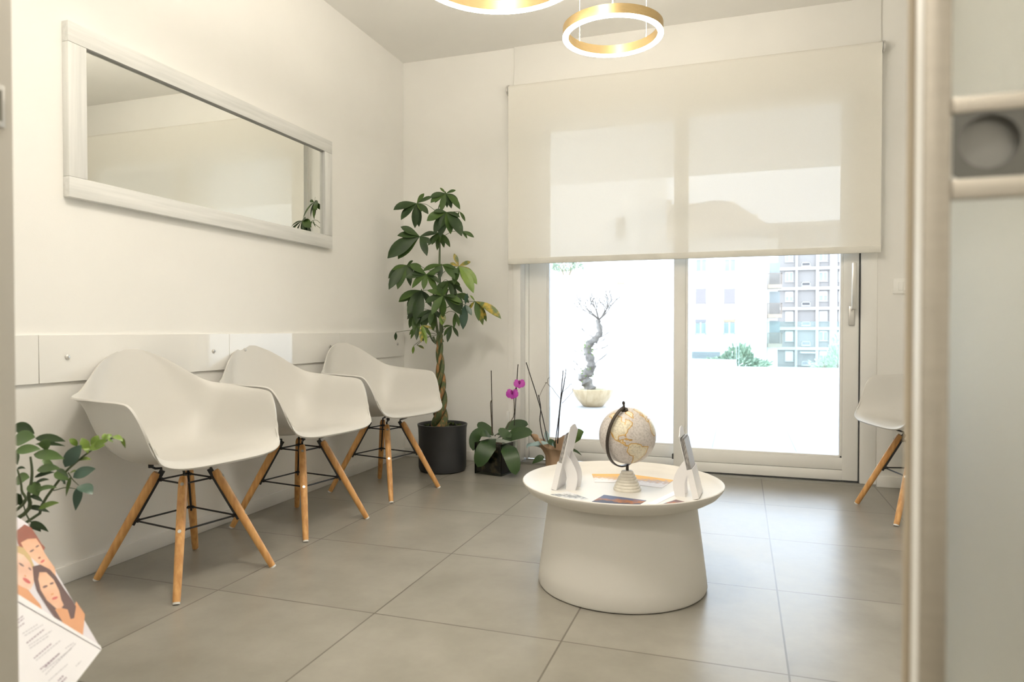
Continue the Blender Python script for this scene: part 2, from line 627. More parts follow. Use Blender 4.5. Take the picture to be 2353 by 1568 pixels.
# ---- mirror
mt = thing('wall_mirror', 'wide mirror in whitewashed wood frame on the left wall', 'mirror', (XL, 2.563, 1.345))
my0, my1, mz1 = -0.803, 0.803, 0.607
fw = 0.071
mwy, mwz = wash_wood('whitewashed_wood_long', (14, 0.8, 14)), wash_wood('whitewashed_wood_upright', (14, 14, 0.8))
for z0, z1 in ((0, fw), (mz1 - fw, mz1)):
    MB().box((0, my0, z0), (0.03, my1, z1), bev=0.002).build('rail', mwy, mt)
for y0, y1 in ((my0, my0 + fw), (my1 - fw, my1)):
    MB().box((0, y0, fw + 0.0006), (0.0296, y1, mz1 - fw - 0.0006), bev=0.002).build('stile', mwz, mt)
MB().box((0.004, my0 + fw - 0.004, fw - 0.004), (0.012, my1 - fw + 0.004, mz1 - fw + 0.004)).build('mirror_glass', M['mirror'], mt)

# ---- the sliding window door
d1 = thing('door_1', 'white sliding glass door to the terrace', 'door', (0, 0, 0))
struct(d1)
del d1['category']
fr = MB()
fy0, fy1 = YB + 0.005, YB + 0.17
fr.box((WL, YB - 0.006, 0.012), (-1.373, fy1, WT), bev=0.003)
fr.box((0.646, YB - 0.006, 0.012), (WR, fy1, WT), bev=0.003)
fr.box((-1.373, YB + 0.0, 2.27), (0.646, fy1, WT), bev=0.003)
fr.build('frame', M['frame'], d1)
sl = MB()
sl.box((WL, YB - 0.004, 0), (WR, fy1 + 0.1, 0.012))
sl.box((-1.36, YB + 0.076, 0.012), (0.64, YB + 0.088, 0.02))
sl.build('threshold', M['steel'], d1)
MB().box((-0.36, YB + 0.012, 0.0122), (0.645, YB + 0.062, 0.0198)).build('threshold_shadow_gap', M['seal_and_shade'], d1)  # dark strip put in as the shadow gap below the sash


def sash(x0, x1, gx0, gx1, y0, y1, gz0, gz1, name):
    m = MB()
    z0, z1 = 0.02, 2.265
    m.box((x0, y0, z0), (gx0, y1, z1), bev=0.004)
    m.box((gx1, y0, z0), (x1, y1, z1), bev=0.004)
    m.box((gx0 - 0.001, y0 + 0.001, z0), (gx1 + 0.001, y1 - 0.001, 0.078), bev=0.002)
    m.box((gx0 - 0.001, y0 + 0.001, 0.081), (gx1 + 0.001, y1 - 0.001, gz0 - 0.014), bev=0.002)
    m.box((gx0 - 0.001, y0 + 0.001, gz1), (gx1 + 0.001, y1 - 0.001, z1), bev=0.002)
    o = m.build(name, M['frame'], d1)
    b = MB()
    ym = (y0 + y1) / 2
    for a0, a1, c0, c1 in ((gx0, gx0 + 0.014, gz0 - 0.014, gz1), (gx1 - 0.014, gx1, gz0 - 0.014, gz1)):
        b.box((a0, y0 + 0.006, c0), (a1, y1 - 0.006, c1), bev=0.003)
    b.box((gx0, y0 + 0.006, gz0 - 0.014), (gx1, y1 - 0.006, gz0), bev=0.003)
    b.box((gx0, y0 + 0.006, gz1 - 0.012), (gx1, y1 - 0.006, gz1), bev=0.003)
    b.build('glazing_bead', M['frame'], o)
    MB().box((gx0 + 0.012, ym - 0.003, gz0 - 0.004), (gx1 - 0.012, ym + 0.003, gz1 - 0.008)).build('pane', M['glass'], o)
    return o


s_left = sash(-1.345, -0.335, -1.222, -0.383, YB + 0.095, YB + 0.150, 0.168, 2.212, 'sash')
s_right = sash(-0.387, 0.640, -0.318, 0.557, YB + 0.010, YB + 0.066, 0.162, 2.20, 'sash')
MB().box((-0.397, YB + 0.02, 0.085), (-0.387, YB + 0.05, 0.115), bev=0.002).build('stop', M['seal_and_shade'], d1)
MB().box((0.6402, YB + 0.006, 0.02), (0.6452, YB + 0.02, 2.265)).build('gasket', M['seal_and_shade'], d1)
MB().box((-1.372, YB + 0.09, 0.02), (-1.347, YB + 0.14, 2.265), bev=0.002).build('left_guide', M['frame'], d1)
hd = MB()
hd.box((0.585, YB - 0.002, 0.909), (0.614, YB + 0.010, 1.02), bev=0.004)
hd.box((0.594, YB - 0.05, 0.998), (0.609, YB - 0.002, 1.02), bev=0.003)
hd.build('handle_plate', M['satin'], d1)
MB().box((0.592, YB - 0.062, 1.0), (0.616, YB - 0.046, 1.262), bev=0.005).build('handle_lever', M['satin'], d1)

# ---- roller blind
BX0, BX1, BY, BZ0, BZ1 = -1.437, 0.733, 4.222, 1.315, 2.478
bl = thing('roller_blind', 'wide cream translucent roller blind half drawn over the glass door', 'blind', (0, BY, BZ1))
rows = []
for i in range(13):
    a = PI / 2 * (1 - i / 12)
    pass
rr = 0.028
prof = [(BY + rr + rr * math.cos(PI * (0.15 + 0.85 * i / 10)), BZ1 - rr + rr * math.sin(PI * (0.15 + 0.85 * i / 10))) for i in range(11)]
prof += [(BY, BZ1 - rr - (BZ1 - rr - BZ0 - 0.03) * i / 8) for i in range(1, 9)]
m = MB()
m.grid([[V((BX0 + (BX1 - BX0) * j / 10, y, z)) for j in range(11)] for y, z in prof])
rel(m.build('fabric', M['blind']), bl)
m = MB()
m.tube([(BX0 - 0.004, BY + rr, BZ1 - rr), (BX1 + 0.004, BY + rr, BZ1 - rr)], rr - 0.002, 20)
rel(m.build('roller_tube', M['frame']), bl)
rel(MB().box((BX0 - 0.002, BY - 0.006, BZ0 - 0.004), (BX1 + 0.002, BY + 0.008, BZ0 + 0.034), bev=0.004).build('bottom_bar', mat('blind_bar', (0.78, 0.765, 0.71), 0.6)), bl)
for x, s in ((BX0, -1), (BX1, 1)):
    m = MB()
    m.lathe([(0, 0.0), (0.032, 0.0), (0.032, 0.010), (0.026, 0.014), (0, 0.014)], 28, mat=Matrix.Translation((x + s * 0.005, BY + rr, BZ1 - rr)) @ Matrix.Rotation(s * PI / 2, 4, 'Y'))
    m.box((x + s * 0.004 - 0.002, BY + rr, BZ1 - rr - 0.03), (x + s * 0.004 + 0.002, YB - 0.016, BZ1 + 0.006))
    rel(m.build('bracket', M['satin']), bl)
ch = MB()
for k in range(150):
    z = 0.275 + (BZ1 - rr - 0.275) * k / 149
    ch.lathe([(0, -0.0026), (0.0022, -0.0013), (0.0022, 0.0013), (0, 0.0026)], 6, (BX0 - 0.017, BY + 0.045, z))
ch.tube([(BX0 - 0.017, BY + 0.045, 0.275), (BX0 - 0.017, BY + 0.045, BZ1 - rr)], 0.0009, 5)
rel(ch.build('bead_chain', M['frame']), bl)
rel(MB().box((BX0 - 0.026, BY + 0.033, 0.268), (BX0 - 0.008, BY + 0.057, 0.345), bev=0.004).build('chain_weight', M['frame']), bl)

# ---- switch plate
sp_ = thing('light_switch', 'white three-key light switch plate beside the glass door', 'switch', (0.868, YB, 1.085))
MB().box((-0.062, -0.009, 0), (0.062, 0, 0.084), bev=0.003).build('plate', M['frame'], sp_)
for k in range(3):
    MB().box((-0.0365 + k * 0.0245, -0.0125, 0.018), (-0.0130 + k * 0.0245, -0.009, 0.066), bev=0.001, seg=1).build('key', M['frame'], sp_)

# ------------------------------------------------------------------ sliding frosted door by the camera
d2 = thing('door_2', 'sliding door with frosted glass in aluminium frame', 'door')
struct(d2)
del d2['category']
DX0, DX1, DY0, DY1 = 0.122, 1.0, 0.55, 0.588
m = MB()
m.box((DX0, DY0, 0.01), (DX0 + 0.0178, DY1, 2.30), bev=0.004)
m.build('stile', M['alu'], d2)
MB().box((DX1 - 0.03, DY0, 0.01), (DX1, DY1, 2.30), bev=0.003).build('stile', M['alu'], d2)
MB().box((DX0 - 0.0012, DY0 + 0.0035, 0.02), (DX0 + 0.002, DY0 + 0.021, 2.24), bev=0.001).build('edge_highlight', M['frame'], d2)  # white strip standing in for the window's highlight along the door edge
MB().box((DX0 - 0.004, DY0 + 0.024, 0.02), (DX0 + 0.002, DY1 - 0.003, 2.24), bev=0.002).build('edge_brush', mat('tan_brush', (0.42, 0.36, 0.27), 0.8), d2)
MB().box((DX0 + 0.0178, DY0 + 0.004, 0.01), (DX1 - 0.03, DY1 - 0.004, 0.07), bev=0.002).build('bottom_rail', M['alu'], d2)
MB().box((DX0 + 0.0178, DY0 + 0.004, 2.24), (DX1 - 0.03, DY1 - 0.004, 2.30), bev=0.002).build('top_rail', M['alu'], d2)
MB().box((DX0 + 0.0178, DY0 + 0.017, 0.07), (DX1 - 0.03, DY0 + 0.023, 2.24)).build('frosted_pane', M['frost'], d2)
rz0, rz1 = 0.974, 1.0445
m = MB()
m.box((DX0 + 0.0178, DY0 + 0.002, 1.0335), (DX1 - 0.03, DY0 + 0.014, rz1), bev=0.001)
m.box((DX0 + 0.0178, DY0 + 0.002, rz0), (DX1 - 0.03, DY0 + 0.014, 0.9875), bev=0.001)
m.box((0.26, DY0 + 0.002, 0.9875), (DX1 - 0.03, DY0 + 0.014, 1.0335))
m.build('lock_rail', M['alu'], d2)
# lock plate with a round finger recess
px0, px1, pz0, pz1 = DX0 + 0.0182, 0.26, 0.9877, 1.0333
cx, cz, cr_ = 0.1625, 1.0125, 0.0185
m = MB()
n = 48
ring_o, ring_i, ring_b = [], [], []
for j in range(n):
    a = 2 * PI * j / n
    ca, sa = math.cos(a), math.sin(a)
    tx = ((px1 - cx) / ca if ca > 0 else (px0 - cx) / ca) if abs(ca) > 1e-6 else 1e9
    tz = ((pz1 - cz) / sa if sa > 0 else (pz0 - cz) / sa) if abs(sa) > 1e-6 else 1e9
    t_ = min(abs(tx), abs(tz))
    ring_o.append(V((cx + ca * t_, DY0 + 0.003, cz + sa * t_)))
    ring_i.append(V((cx + ca * cr_, DY0 + 0.003, cz + sa * cr_)))
    ring_b.append(V((cx + ca * cr_ * 0.97, DY0 + 0.013, cz + sa * cr_ * 0.97)))
m.add(ring_o + ring_i + ring_b, [[j, (j + 1) % n, n + (j + 1) % n, n + j] for j in range(n)] + [[n + j, n + (j + 1) % n, 2 * n + (j + 1) % n, 2 * n + j] for j in range(n)])
m.build('lock_plate', M['grey_metal'], d2)
m = MB()
m.lathe([(0, 0), (cr_ * 0.97, 0.0004), (cr_ * 0.985, 0.004)], 48, mat=Matrix.Translation((cx, DY0 + 0.0131, cz)) @ Matrix.Rotation(PI / 2, 4, 'X'))
m.build('finger_pull', mat('pull_cup', (0.34, 0.34, 0.33), 0.4, 0.6), d2)
# header track and strike of the doorway
struct(MB().box((OPL, YF0 + 0.03, OPT - 0.02), (OPR, YF0 + 0.1, OPT), bev=0.002).build('trim_2', M['alu']))
sk = thing('strike_plate', 'small steel strike plate in the left door jamb', 'strike plate', (OPL, 0.599, 1.16))
MB().box((0, -0.045, -0.026), (0.0025, 0.012, 0.026), bev=0.001).build('plate', M['satin'], sk)
MB().box((0.0025, -0.038, -0.019), (0.0032, 0.0075, 0.019)).build('latch_recess', mat('strike_recess', (0.22, 0.21, 0.18), 0.5), sk)

# ------------------------------------------------------------------ ring lamps


def ring_lamp(label, c, R, cables):
    t = thing('ring_pendant', label, 'lamp', (c[0], c[1], c[2]), 0, 'gold ring pendant lamps')
    h, wd = 0.043, 0.021
    m = MB()
    # inverted U channel in gold, open below
    m.lathe([(R - wd, 0.004), (R - wd, h), (R, h), (R, 0.004), (R - 0.0015, 0.004), (R - 0.0015, h - 0.004), (R - wd + 0.0015, h - 0.004), (R - wd + 0.0015, 0.004), (R - wd, 0.004)], 96)
    m.build('ring_body', M['gold'], t, sharp=30)
    m = MB()
    m.lathe([(R - wd - 0.0005, 0.006), (R - wd - 0.0005, 0.001), (R - wd + 0.002, -0.002), (R - 0.002, -0.002), (R + 0.0005, 0.001), (R + 0.0005, 0.006), (R - wd - 0.0005, 0.006)], 96)
    m.build('light_strip', M['led'], t)
    m = MB()
    m.lathe([(R - wd + 0.003, h + 0.0002), (R - wd + 0.003, h + 0.0012), (R - 0.003, h + 0.0012), (R - 0.003, h + 0.0002), (R - wd + 0.003, h + 0.0002)], 96)
    m.build('added_uplight', M['led_up'], t)  # glow added on top of the ring to lift the ambient light
    top = ZC - c[2]
    for a in cables:
        p = V(((R - wd * 0.5) * math.cos(a), (R - wd * 0.5) * math.sin(a), h))
        MB().tube([p, (p.x * 1.004, p.y * 1.004, h + (top - h) * 0.5), (p.x, p.y, top)], 0.0011, 6).build('cable', M['cable'], t)
    q = V((math.cos(math.radians(-80)), math.sin(math.radians(-80)), 0)) * (R - wd * 0.5)
    MB().tube([q + V((0, 0, h)), q + V((0.004, 0, h + 0.3)), q + V((0, 0, top))], 0.0021, 8).build('power_cord', M['cable'], t)
    MB().lathe([(0, top - 0.03), (0.05, top - 0.03), (0.055, top - 0.025), (0.055, top), (0, top)], 32).build('ceiling_canopy', M['gold'], t)
    return t


ring_lamp('smaller gold ring pendant lamp with lit underside, in front of the blind', (-0.493, 2.753, 2.061), 0.20, (math.radians(147), math.radians(53)))
ring_lamp('larger gold ring pendant lamp cut off by the top of the picture', (-0.79, 2.215, 2.101), 0.30, (math.radians(150), math.radians(56)))

# ------------------------------------------------------------------ chairs
RIM = [(.193, .249, .488), (.174, .260, .545), (.148, .271, .602), (.116, .280, .640), (.072, .285, .650), (.0, .292, .653), (-.08, .301, .657), (-.150, .312, .661),
       (-.205, .250, .677), (-.244, .199, .711), (-.277, .151, .750), (-.305, .100, .783), (-.322, .045, .805)]
CEN = [(.236, 0, .430), (.205, 0, .441), (.145, 0, .440), (.085, 0, .431), (.03, 0, .422), (-.04, 0, .417), (-.10, 0, .419), (-.155, 0, .436),
       (-.205, 0, .492), (-.243, 0, .58), (-.278, 0, .67), (-.304, 0, .75), (-.325, 0, .809)]


def chair_shell():
    NR, NC = 52, 20
    rim, cen = catmull(RIM, NR), catmull(CEN, NR)
    YW = catmull([(0, .243, 0), (0, .247, 0), (0, .248, 0), (0, .248, 0), (0, .246, 0), (0, .243, 0), (0, .240, 0), (0, .235, 0), (0, .216, 0), (0, .176, 0), (0, .135, 0), (0, .090, 0), (0, .040, 0)], NR)
    rows = []
    for i in range(NR + 1):
        t = i / NR
        c, r, yw = cen[i], rim[i], YW[i].y
        dx, dz = r.x - c.x, r.z - c.z
        bk = max(0, min(1, (t - .5) / .2))
        wg = math.exp(-((t - .56) / .17) ** 2)
        P = [c, V((c.x, .72 * yw, c.z)),
             V((c.x + dx * (.10 + .15 * bk), yw * 1.06, c.z + dz * (.02 + .13 * bk))),
             V((c.x + dx * .66, yw * (1 - .05 * wg), c.z + dz * (.64 + .30 * wg))), r]
        half = []
        for j in range(NC + 1):
            u = j / NC
            w4 = [(1 - u) ** 4, 4 * u * (1 - u) ** 3, 6 * u * u * (1 - u) ** 2, 4 * u ** 3 * (1 - u), u ** 4]
            half.append(sum((p * k for p, k in zip(P, w4)), V()))
        rows.append([V((p.x, -p.y, p.z)) for p in half[:0:-1]] + half)
    m = MB()
    m.grid(rows)
    return m


LEG_F, LEG_T = V((.221, .198, 0)), V((.073, .064, .372))


def leg_pt(sx, sy, z):
    p = LEG_F.lerp(LEG_T, z / LEG_T.z)
    return V((sx * p.x, sy * p.y, z))


def make_chair(label, loc, rot):
    t = thing('armchair', label, 'chair', loc, rot, 'white shell armchairs on wooden legs')
    sh = chair_shell().build('seat_shell', M['plastic'], t, sharp=0)
    md = sh.modifiers.new('thickness', 'SOLIDIFY')
    md.thickness, md.offset = 0.0075, -1.0
    md.use_rim = True
    bv = sh.modifiers.new('soft_edge', 'BEVEL')
    bv.width, bv.segments, bv.limit_method, bv.angle_limit = 0.0028, 2, 'ANGLE', math.radians(50)
    for sx, sy in ((1, -1), (1, 1), (-1, -1), (-1, 1)):
        zs = [0.006, 0.03, 0.12, 0.22, 0.32, 0.36, 0.372]
        rs = [0.0118, 0.0125, 0.0140, 0.0152, 0.0155, 0.0148, 0.0115]
        lg = MB().tube([leg_pt(sx, sy, z) for z in zs], rs, 16).build('leg', M['wood'], t)
        MB().tube([leg_pt(sx, sy, 0), leg_pt(sx, sy, 0.0065)], 0.0112, 14).build('glide', M['glide'], lg)
        # flat steel blade let into the inner side of the leg
        ax = (leg_pt(sx, sy, 0.372) - leg_pt(sx, sy, 0)).normalized()
        inn = V((-sx, -sy, 0)).normalized()
        inn = (inn - ax * inn.dot(ax)).normalized()
        sd = ax.cross(inn)
        b = MB()
        q = []
        for z, o in ((0.196, 0.0), (0.385, 0.0)):
            p = leg_pt(sx, sy, z)
            for a, c in ((0.004, -1), (0.0225, -1), (0.0225, 1), (0.004, 1)):
                q.append(p + inn * a + sd * (c * 0.0032))
        b.add(q, [[3, 2, 1, 0], [4, 5, 6, 7], [0, 1, 5, 4], [1, 2, 6, 5], [2, 3, 7, 6], [3, 0, 4, 7]], 0, False)
        b.build('steel_blade', M['black'], lg)
        out = -inn
        for z in (0.203, 0.345):
            p = leg_pt(sx, sy, z) + out * 0.0145
            MB().tube([p - out * 0.003, p + out * 0.0018], 0.0058, 12).build('bolt', M['steel'], lg)

    def ring_at(z, off):
        ps = []
        for sx, sy in ((1, 1), (-1, 1), (-1, -1), (1, -1)):
            p = leg_pt(sx, sy, z)
            n_ = V((-sx, -sy, 0)).normalized() * off
            ps.append(p + n_)
        return ps
    lo = MB()
    up = MB()
    for mm, z in ((lo, 0.203), (up, 0.346)):
        ps = ring_at(z, 0.020)
        for a, b in zip(ps, ps[1:] + ps[:1]):
            mm.tube([a, b], 0.0034, 8)
            for p, q in ((a, b), (b, a)):
                e = (q - p).normalized()
                mm.tube([p - e * 0.004, p + e * 0.014], 0.0058, 8)
    lo.build('lower_stretcher', M['black'], t)
    up.build('upper_stretcher', M['black'], t)
    for sx, sy in ((1, -1), (1, 1), (-1, -1), (-1, 1)):
        p = leg_pt(sx, sy, 0.375)
        n_ = V((-sx, -sy, 0)).normalized() * 0.013
        e = V((0.10 if sx > 0 else -0.075, sy * 0.085, 0.405 if sx > 0 else 0.397))
        mo = MB()
        mo.tube([p + n_, p + n_ + V((0, 0, 0.012)), e + V((-sx * 0.01, -sy * 0.01, -0.008)), e], 0.0042, 8)
        mo.tube([e - V((0, 0, 0.004)), e + V((0, 0, 0.010))], 0.009, 12)
        mo.build('seat_mount', M['black'], t)
    return t


POSE = [(-1.896, 1.959, -0.177), (-1.899, 2.640, -0.153), (-1.855, 3.339, -0.228), (0.83, 3.70, 3.413)]
c1 = make_chair('white shell armchair against the left wall, nearest to the doorway', POSE[0][:2] + (0,), POSE[0][2])
copy_tree(c1, POSE[1][:2] + (0,), POSE[1][2], 'white shell armchair in the middle of the row of three at the left wall')
copy_tree(c1, POSE[2][:2] + (0,), POSE[2][2], 'white shell armchair of the left wall row standing next to the black plant pot')
copy_tree(c1, POSE[3][:2] + (0,), POSE[3][2], 'white shell armchair on the right, half hidden behind the frosted door')

# ------------------------------------------------------------------ coffee table
TX, TY = -0.392, 2.385
tb = thing('coffee_table', 'round white coffee table with dished top and conical drum base', 'table', (TX, TY, 0))
MB().lathe([(0, 0.001), (0.282, 0.001), (0.289, 0.004), (0.2915, 0.011), (0.286, 0.06), (0.268, 0.20), (0.256, 0.285), (0.250, 0.300), (0.230, 0.304), (0, 0.304)], 96).build('base', M['table'], tb)
MB().lathe([(0, 0.300), (0.20, 0.300), (0.250, 0.3005), (0.272, 0.304), (0.305, 0.313), (0.328, 0.327), (0.341, 0.342), (0.3465, 0.352), (0.3465, 0.3565), (0.3435, 0.3585), (0.3405, 0.3565),
            (0.333, 0.344), (0.318, 0.332), (0.298, 0.3255), (0.270, 0.3235), (0.1, 0.323), (0, 0.323)], 128).build('tray_top', M['table'], tb)
TZ = 0.3232

# ------------------------------------------------------------------ globe
NA = [(-168, 66), (-156, 71), (-140, 70), (-125, 70), (-110, 68), (-95, 68), (-94, 60), (-92, 57), (-82, 55), (-80, 51), (-78, 56), (-77, 62), (-70, 60), (-64, 59), (-56, 52), (-60, 47), (-66, 44), (-70, 42), (-74, 40), (-76, 35), (-81, 31), (-80, 25.5), (-82.5, 29), (-85, 30), (-90, 29), (-97, 27), (-97, 20), (-94, 18), (-90, 21), (-87, 21), (-88, 16), (-83, 15), (-83, 10), (-79, 9), (-78, 7.5), (-83, 8), (-87, 12.5), (-94, 16), (-105, 20), (-109, 26), (-114, 31), (-110, 23), (-115, 30), (-121, 35), (-124, 41), (-124, 48), (-132, 55), (-145, 60), (-152, 59), (-160, 56), (-165, 60)]
SA = [(-78, 8), (-72, 12), (-62, 10.5), (-52, 5), (-50, 0), (-44, -2), (-35, -6), (-39, -13), (-41, -22), (-48, -27), (-54, -34), (-58, -38), (-63, -41), (-66, -47), (-69, -52), (-73, -52), (-75, -46), (-73, -38), (-71, -30), (-70, -18), (-76, -14), (-81, -5), (-80, 0), (-77, 4)]
GR = [(-73, 78), (-60, 82), (-30, 83), (-20, 75), (-25, 70), (-40, 65), (-44, 60), (-52, 65), (-55, 70)]
AF = [(-17, 15), (-16, 21), (-10, 29), (-6, 35), (10, 37), (11, 33), (20, 31), (32, 31), (43, 12), (51, 12), (40, -5), (40, -15), (33, -27), (20, -35), (14, -22), (9, -1), (9, 4), (-8, 4), (-13, 8)]
EU = [(-9, 37), (-9, 43), (-2, 44), (-5, 48), (3, 51), (8, 54), (10, 58), (5, 59), (5, 62), (15, 69), (28, 71), (40, 67), (60, 69), (60, 40), (35, 36), (27, 37), (22, 37), (15, 40), (12, 44), (3, 42), (-2, 37)]
CU = [(-84.5, 22), (-80, 23), (-74.5, 20.2), (-77, 19.9)]
HI = [(-74, 19.8), (-69, 19.5), (-68.5, 18.3), (-74, 18.2)]
UK = [(-5, 50), (1, 51.5), (0, 54), (-3, 58.5), (-6, 57), (-4, 54)]
LANDS = [NA, SA, GR, AF, EU, CU, HI, UK]


def coast(lon, lat):
    "signed distance to the nearest coast in degrees of arc, positive on land"
    best, inside = 1e9, False
    k = max(0.15, math.cos(math.radians(lat)))
    for P in LANDS:
        ins = False
        for (x1, y1), (x2, y2) in zip(P, P[1:] + P[:1]):
            if (y1 > lat) != (y2 > lat) and lon < (x2 - x1) * (lat - y1) / (y2 - y1) + x1:
                ins = not ins
            dx, dy, ex, ey = (x2 - x1) * k, y2 - y1, (lon - x1) * k, lat - y1
            q = max(0, min(1, (ex * dx + ey * dy) / (dx * dx + dy * dy)))
            best = min(best, math.hypot(ex - dx * q, ey - dy * q))
        inside |= ins
    return best if inside else -best


GP = V((-0.372, TY, TZ))
gl = thing('desk_globe', 'antique style desk globe on ridged pale stone foot in the table centre', 'globe', GP)
prof = [(0, 0), (0.047, 0)]
for k in range(7):
    r0 = 0.0475 - 0.0265 * (k / 6.0) ** 1.15
    z0 = k * 0.0097
    prof += [(r0 - 0.0006, z0 + 0.0004), (r0 + 0.0006, z0 + 0.003), (r0 + 0.0002, z0 + 0.0072), (r0 - 0.0018, z0 + 0.0092)]
prof += [(0.012, 0.0685), (0, 0.0685)]
MB().lathe(prof, 48).build('foot', M['stone'], gl, sharp=60)
GC = V((0, 0, 0.192))
tilt = math.radians(24)
view = (V((0, 0, 0.88)) - (GP + GC)).normalized()
hv = V((view.x, view.y, 0)).normalized()
side = V((0, 0, 1)).cross(hv)                        # viewer's right
axis = (V((0, 0, 1)) * math.cos(tilt) + hv * math.sin(tilt) * 0.85 - side * math.sin(tilt) * 0.25).normalized()
m = MB()
NL, NB, GR_ = 220, 110, 0.0985
ex = (hv - axis * hv.dot(axis)).normalized()        # towards the viewer: longitude LON0
ey = axis.cross(ex)
LON0 = -78
vals, verts, faces = [], [], []
for i in range(NB + 1):
    lat = -90 + 180 * i / NB
    for j in range(NL):
        dl = 360 * j / NL - 180
        la, lo_ = math.radians(lat), math.radians(dl)
        verts.append(GC + (axis * math.sin(la) + (ex * math.cos(lo_) + ey * math.sin(lo_)) * math.cos(la)) * GR_)
        lon = (dl + LON0 + 540) % 360 - 180
        vals.append(coast(lon, lat) if abs(dl) < 125 else -20)
for i in range(NB):
    for j in range(NL):
        faces.append([i * NL + j, i * NL + (j + 1) % NL, (i + 1) * NL + (j + 1) % NL, (i + 1) * NL + j])
m.add(verts, faces)


def globe_mat():
    m_ = bpy.data.materials.new('globe_print')
    m_.use_nodes = True
    nt = m_.node_tree
    N, L = nt.nodes, nt.links
    b = N['Principled BSDF']
    b.inputs['Roughness'].default_value = 0.35
    at_ = N.new('ShaderNodeAttribute')
    at_.attribute_name = 'coast'
    mr = N.new('ShaderNodeMapRange')
    mr.inputs['From Min'].default_value, mr.inputs['From Max'].default_value = -10, 10
    L.new(at_.outputs['Fac'], mr.inputs['Value'])
    cr = N.new('ShaderNodeValToRGB')
    e = cr.color_ramp.elements
    e[0].position, e[0].color = 0.0, (0.60, 0.56, 0.53, 1)
    e[1].position, e[1].color = 1.0, (0.72, 0.67, 0.53, 1)
    for p, c in ((0.44, (0.58, 0.53, 0.49, 1)), (0.47, (0.50, 0.29, 0.08, 1)), (0.52, (0.58, 0.34, 0.08, 1)), (0.57, (0.70, 0.63, 0.46, 1))):
        q = e.new(p)
        q.color = c
    L.new(mr.outputs[0], cr.inputs[0])
    tc = N.new('ShaderNodeTexCoord')
    nz = N.new('ShaderNodeTexNoise')
    nz.inputs['Scale'].default_value = 160
    nz.inputs['Detail'].default_value = 6
    L.new(tc.outputs['Object'], nz.inputs['Vector'])
    r2 = N.new('ShaderNodeValToRGB')
    r2.color_ramp.elements[0].position, r2.color_ramp.elements[1].position = 0.30, 0.55
    r2.color_ramp.elements[0].color = (0.62, 0.60, 0.58, 1)
    r2.color_ramp.elements[1].color = (1, 1, 1, 1)
    L.new(nz.outputs['Fac'], r2.inputs[0])
    mx = N.new('ShaderNodeMix')
    mx.data_type = 'RGBA'
    mx.blend_type = 'MULTIPLY'
    mx.inputs['Factor'].default_value = 0.8
    L.new(cr.outputs[0], mx.inputs['A'])
    L.new(r2.outputs[0], mx.inputs['B'])
    L.new(mx.outputs['Result'], b.inputs['Base Color'])
    return m_


ball = m.build('ball', globe_mat(), gl, sharp=0)
a_ = ball.data.attributes.new('coast', 'FLOAT', 'POINT')
a_.data.foreach_set('value', vals)
# arc from the foot round the left of the ball to the north pole
m = MB()
pts = []
down, lf = -axis, -side * 0.60 + hv * 0.80
lf = (lf - axis * lf.dot(axis)).normalized()
for k in range(25):
    a = PI * k / 24
    p = GC + (down * math.cos(a) + lf * math.sin(a)) * 0.111
    pts.append(p)
for p, q in zip(pts, pts[1:]):
    pass
u_ = hv
rows = []
for k, p in enumerate(pts):
    rad = (p - GC).normalized()
    sdv = lf.cross(axis).normalized()
    rows.append([p + sdv * a * 0.0048 + rad * b * 0.0026 for a, b in ((-1, -1), (1, -1), (1, 1), (-1, 1), (-1, -1))])
m.grid(rows)
m.build('meridian_arc', M['bronze'], gl)
m = MB()
top = GC + axis * GR_
m.tube([top - axis * 0.003, top + axis * 0.004], [0.014, 0.012], 20)
m.tube([top, top + axis * 0.024], 0.0035, 10)
m.tube([top + axis * 0.020, top + axis * 0.025, top + axis * 0.030, top + axis * 0.034], [0.003, 0.0052, 0.0052, 0.002], 12)
m.build('pole_knob', M['bronze'], gl)
m = MB()
m.tube([(0, 0, 0.068), (0, 0, 0.086)], 0.0052, 12)
m.tube([(0, 0, 0.085), GC + down * 0.108], 0.0045, 10)
m.tube([GC + down * 0.097, GC + down * 0.112], 0.004, 10)
m.build('spindle', M['bronze'], gl)

# ------------------------------------------------------------------ leaflet holders and cards on the table


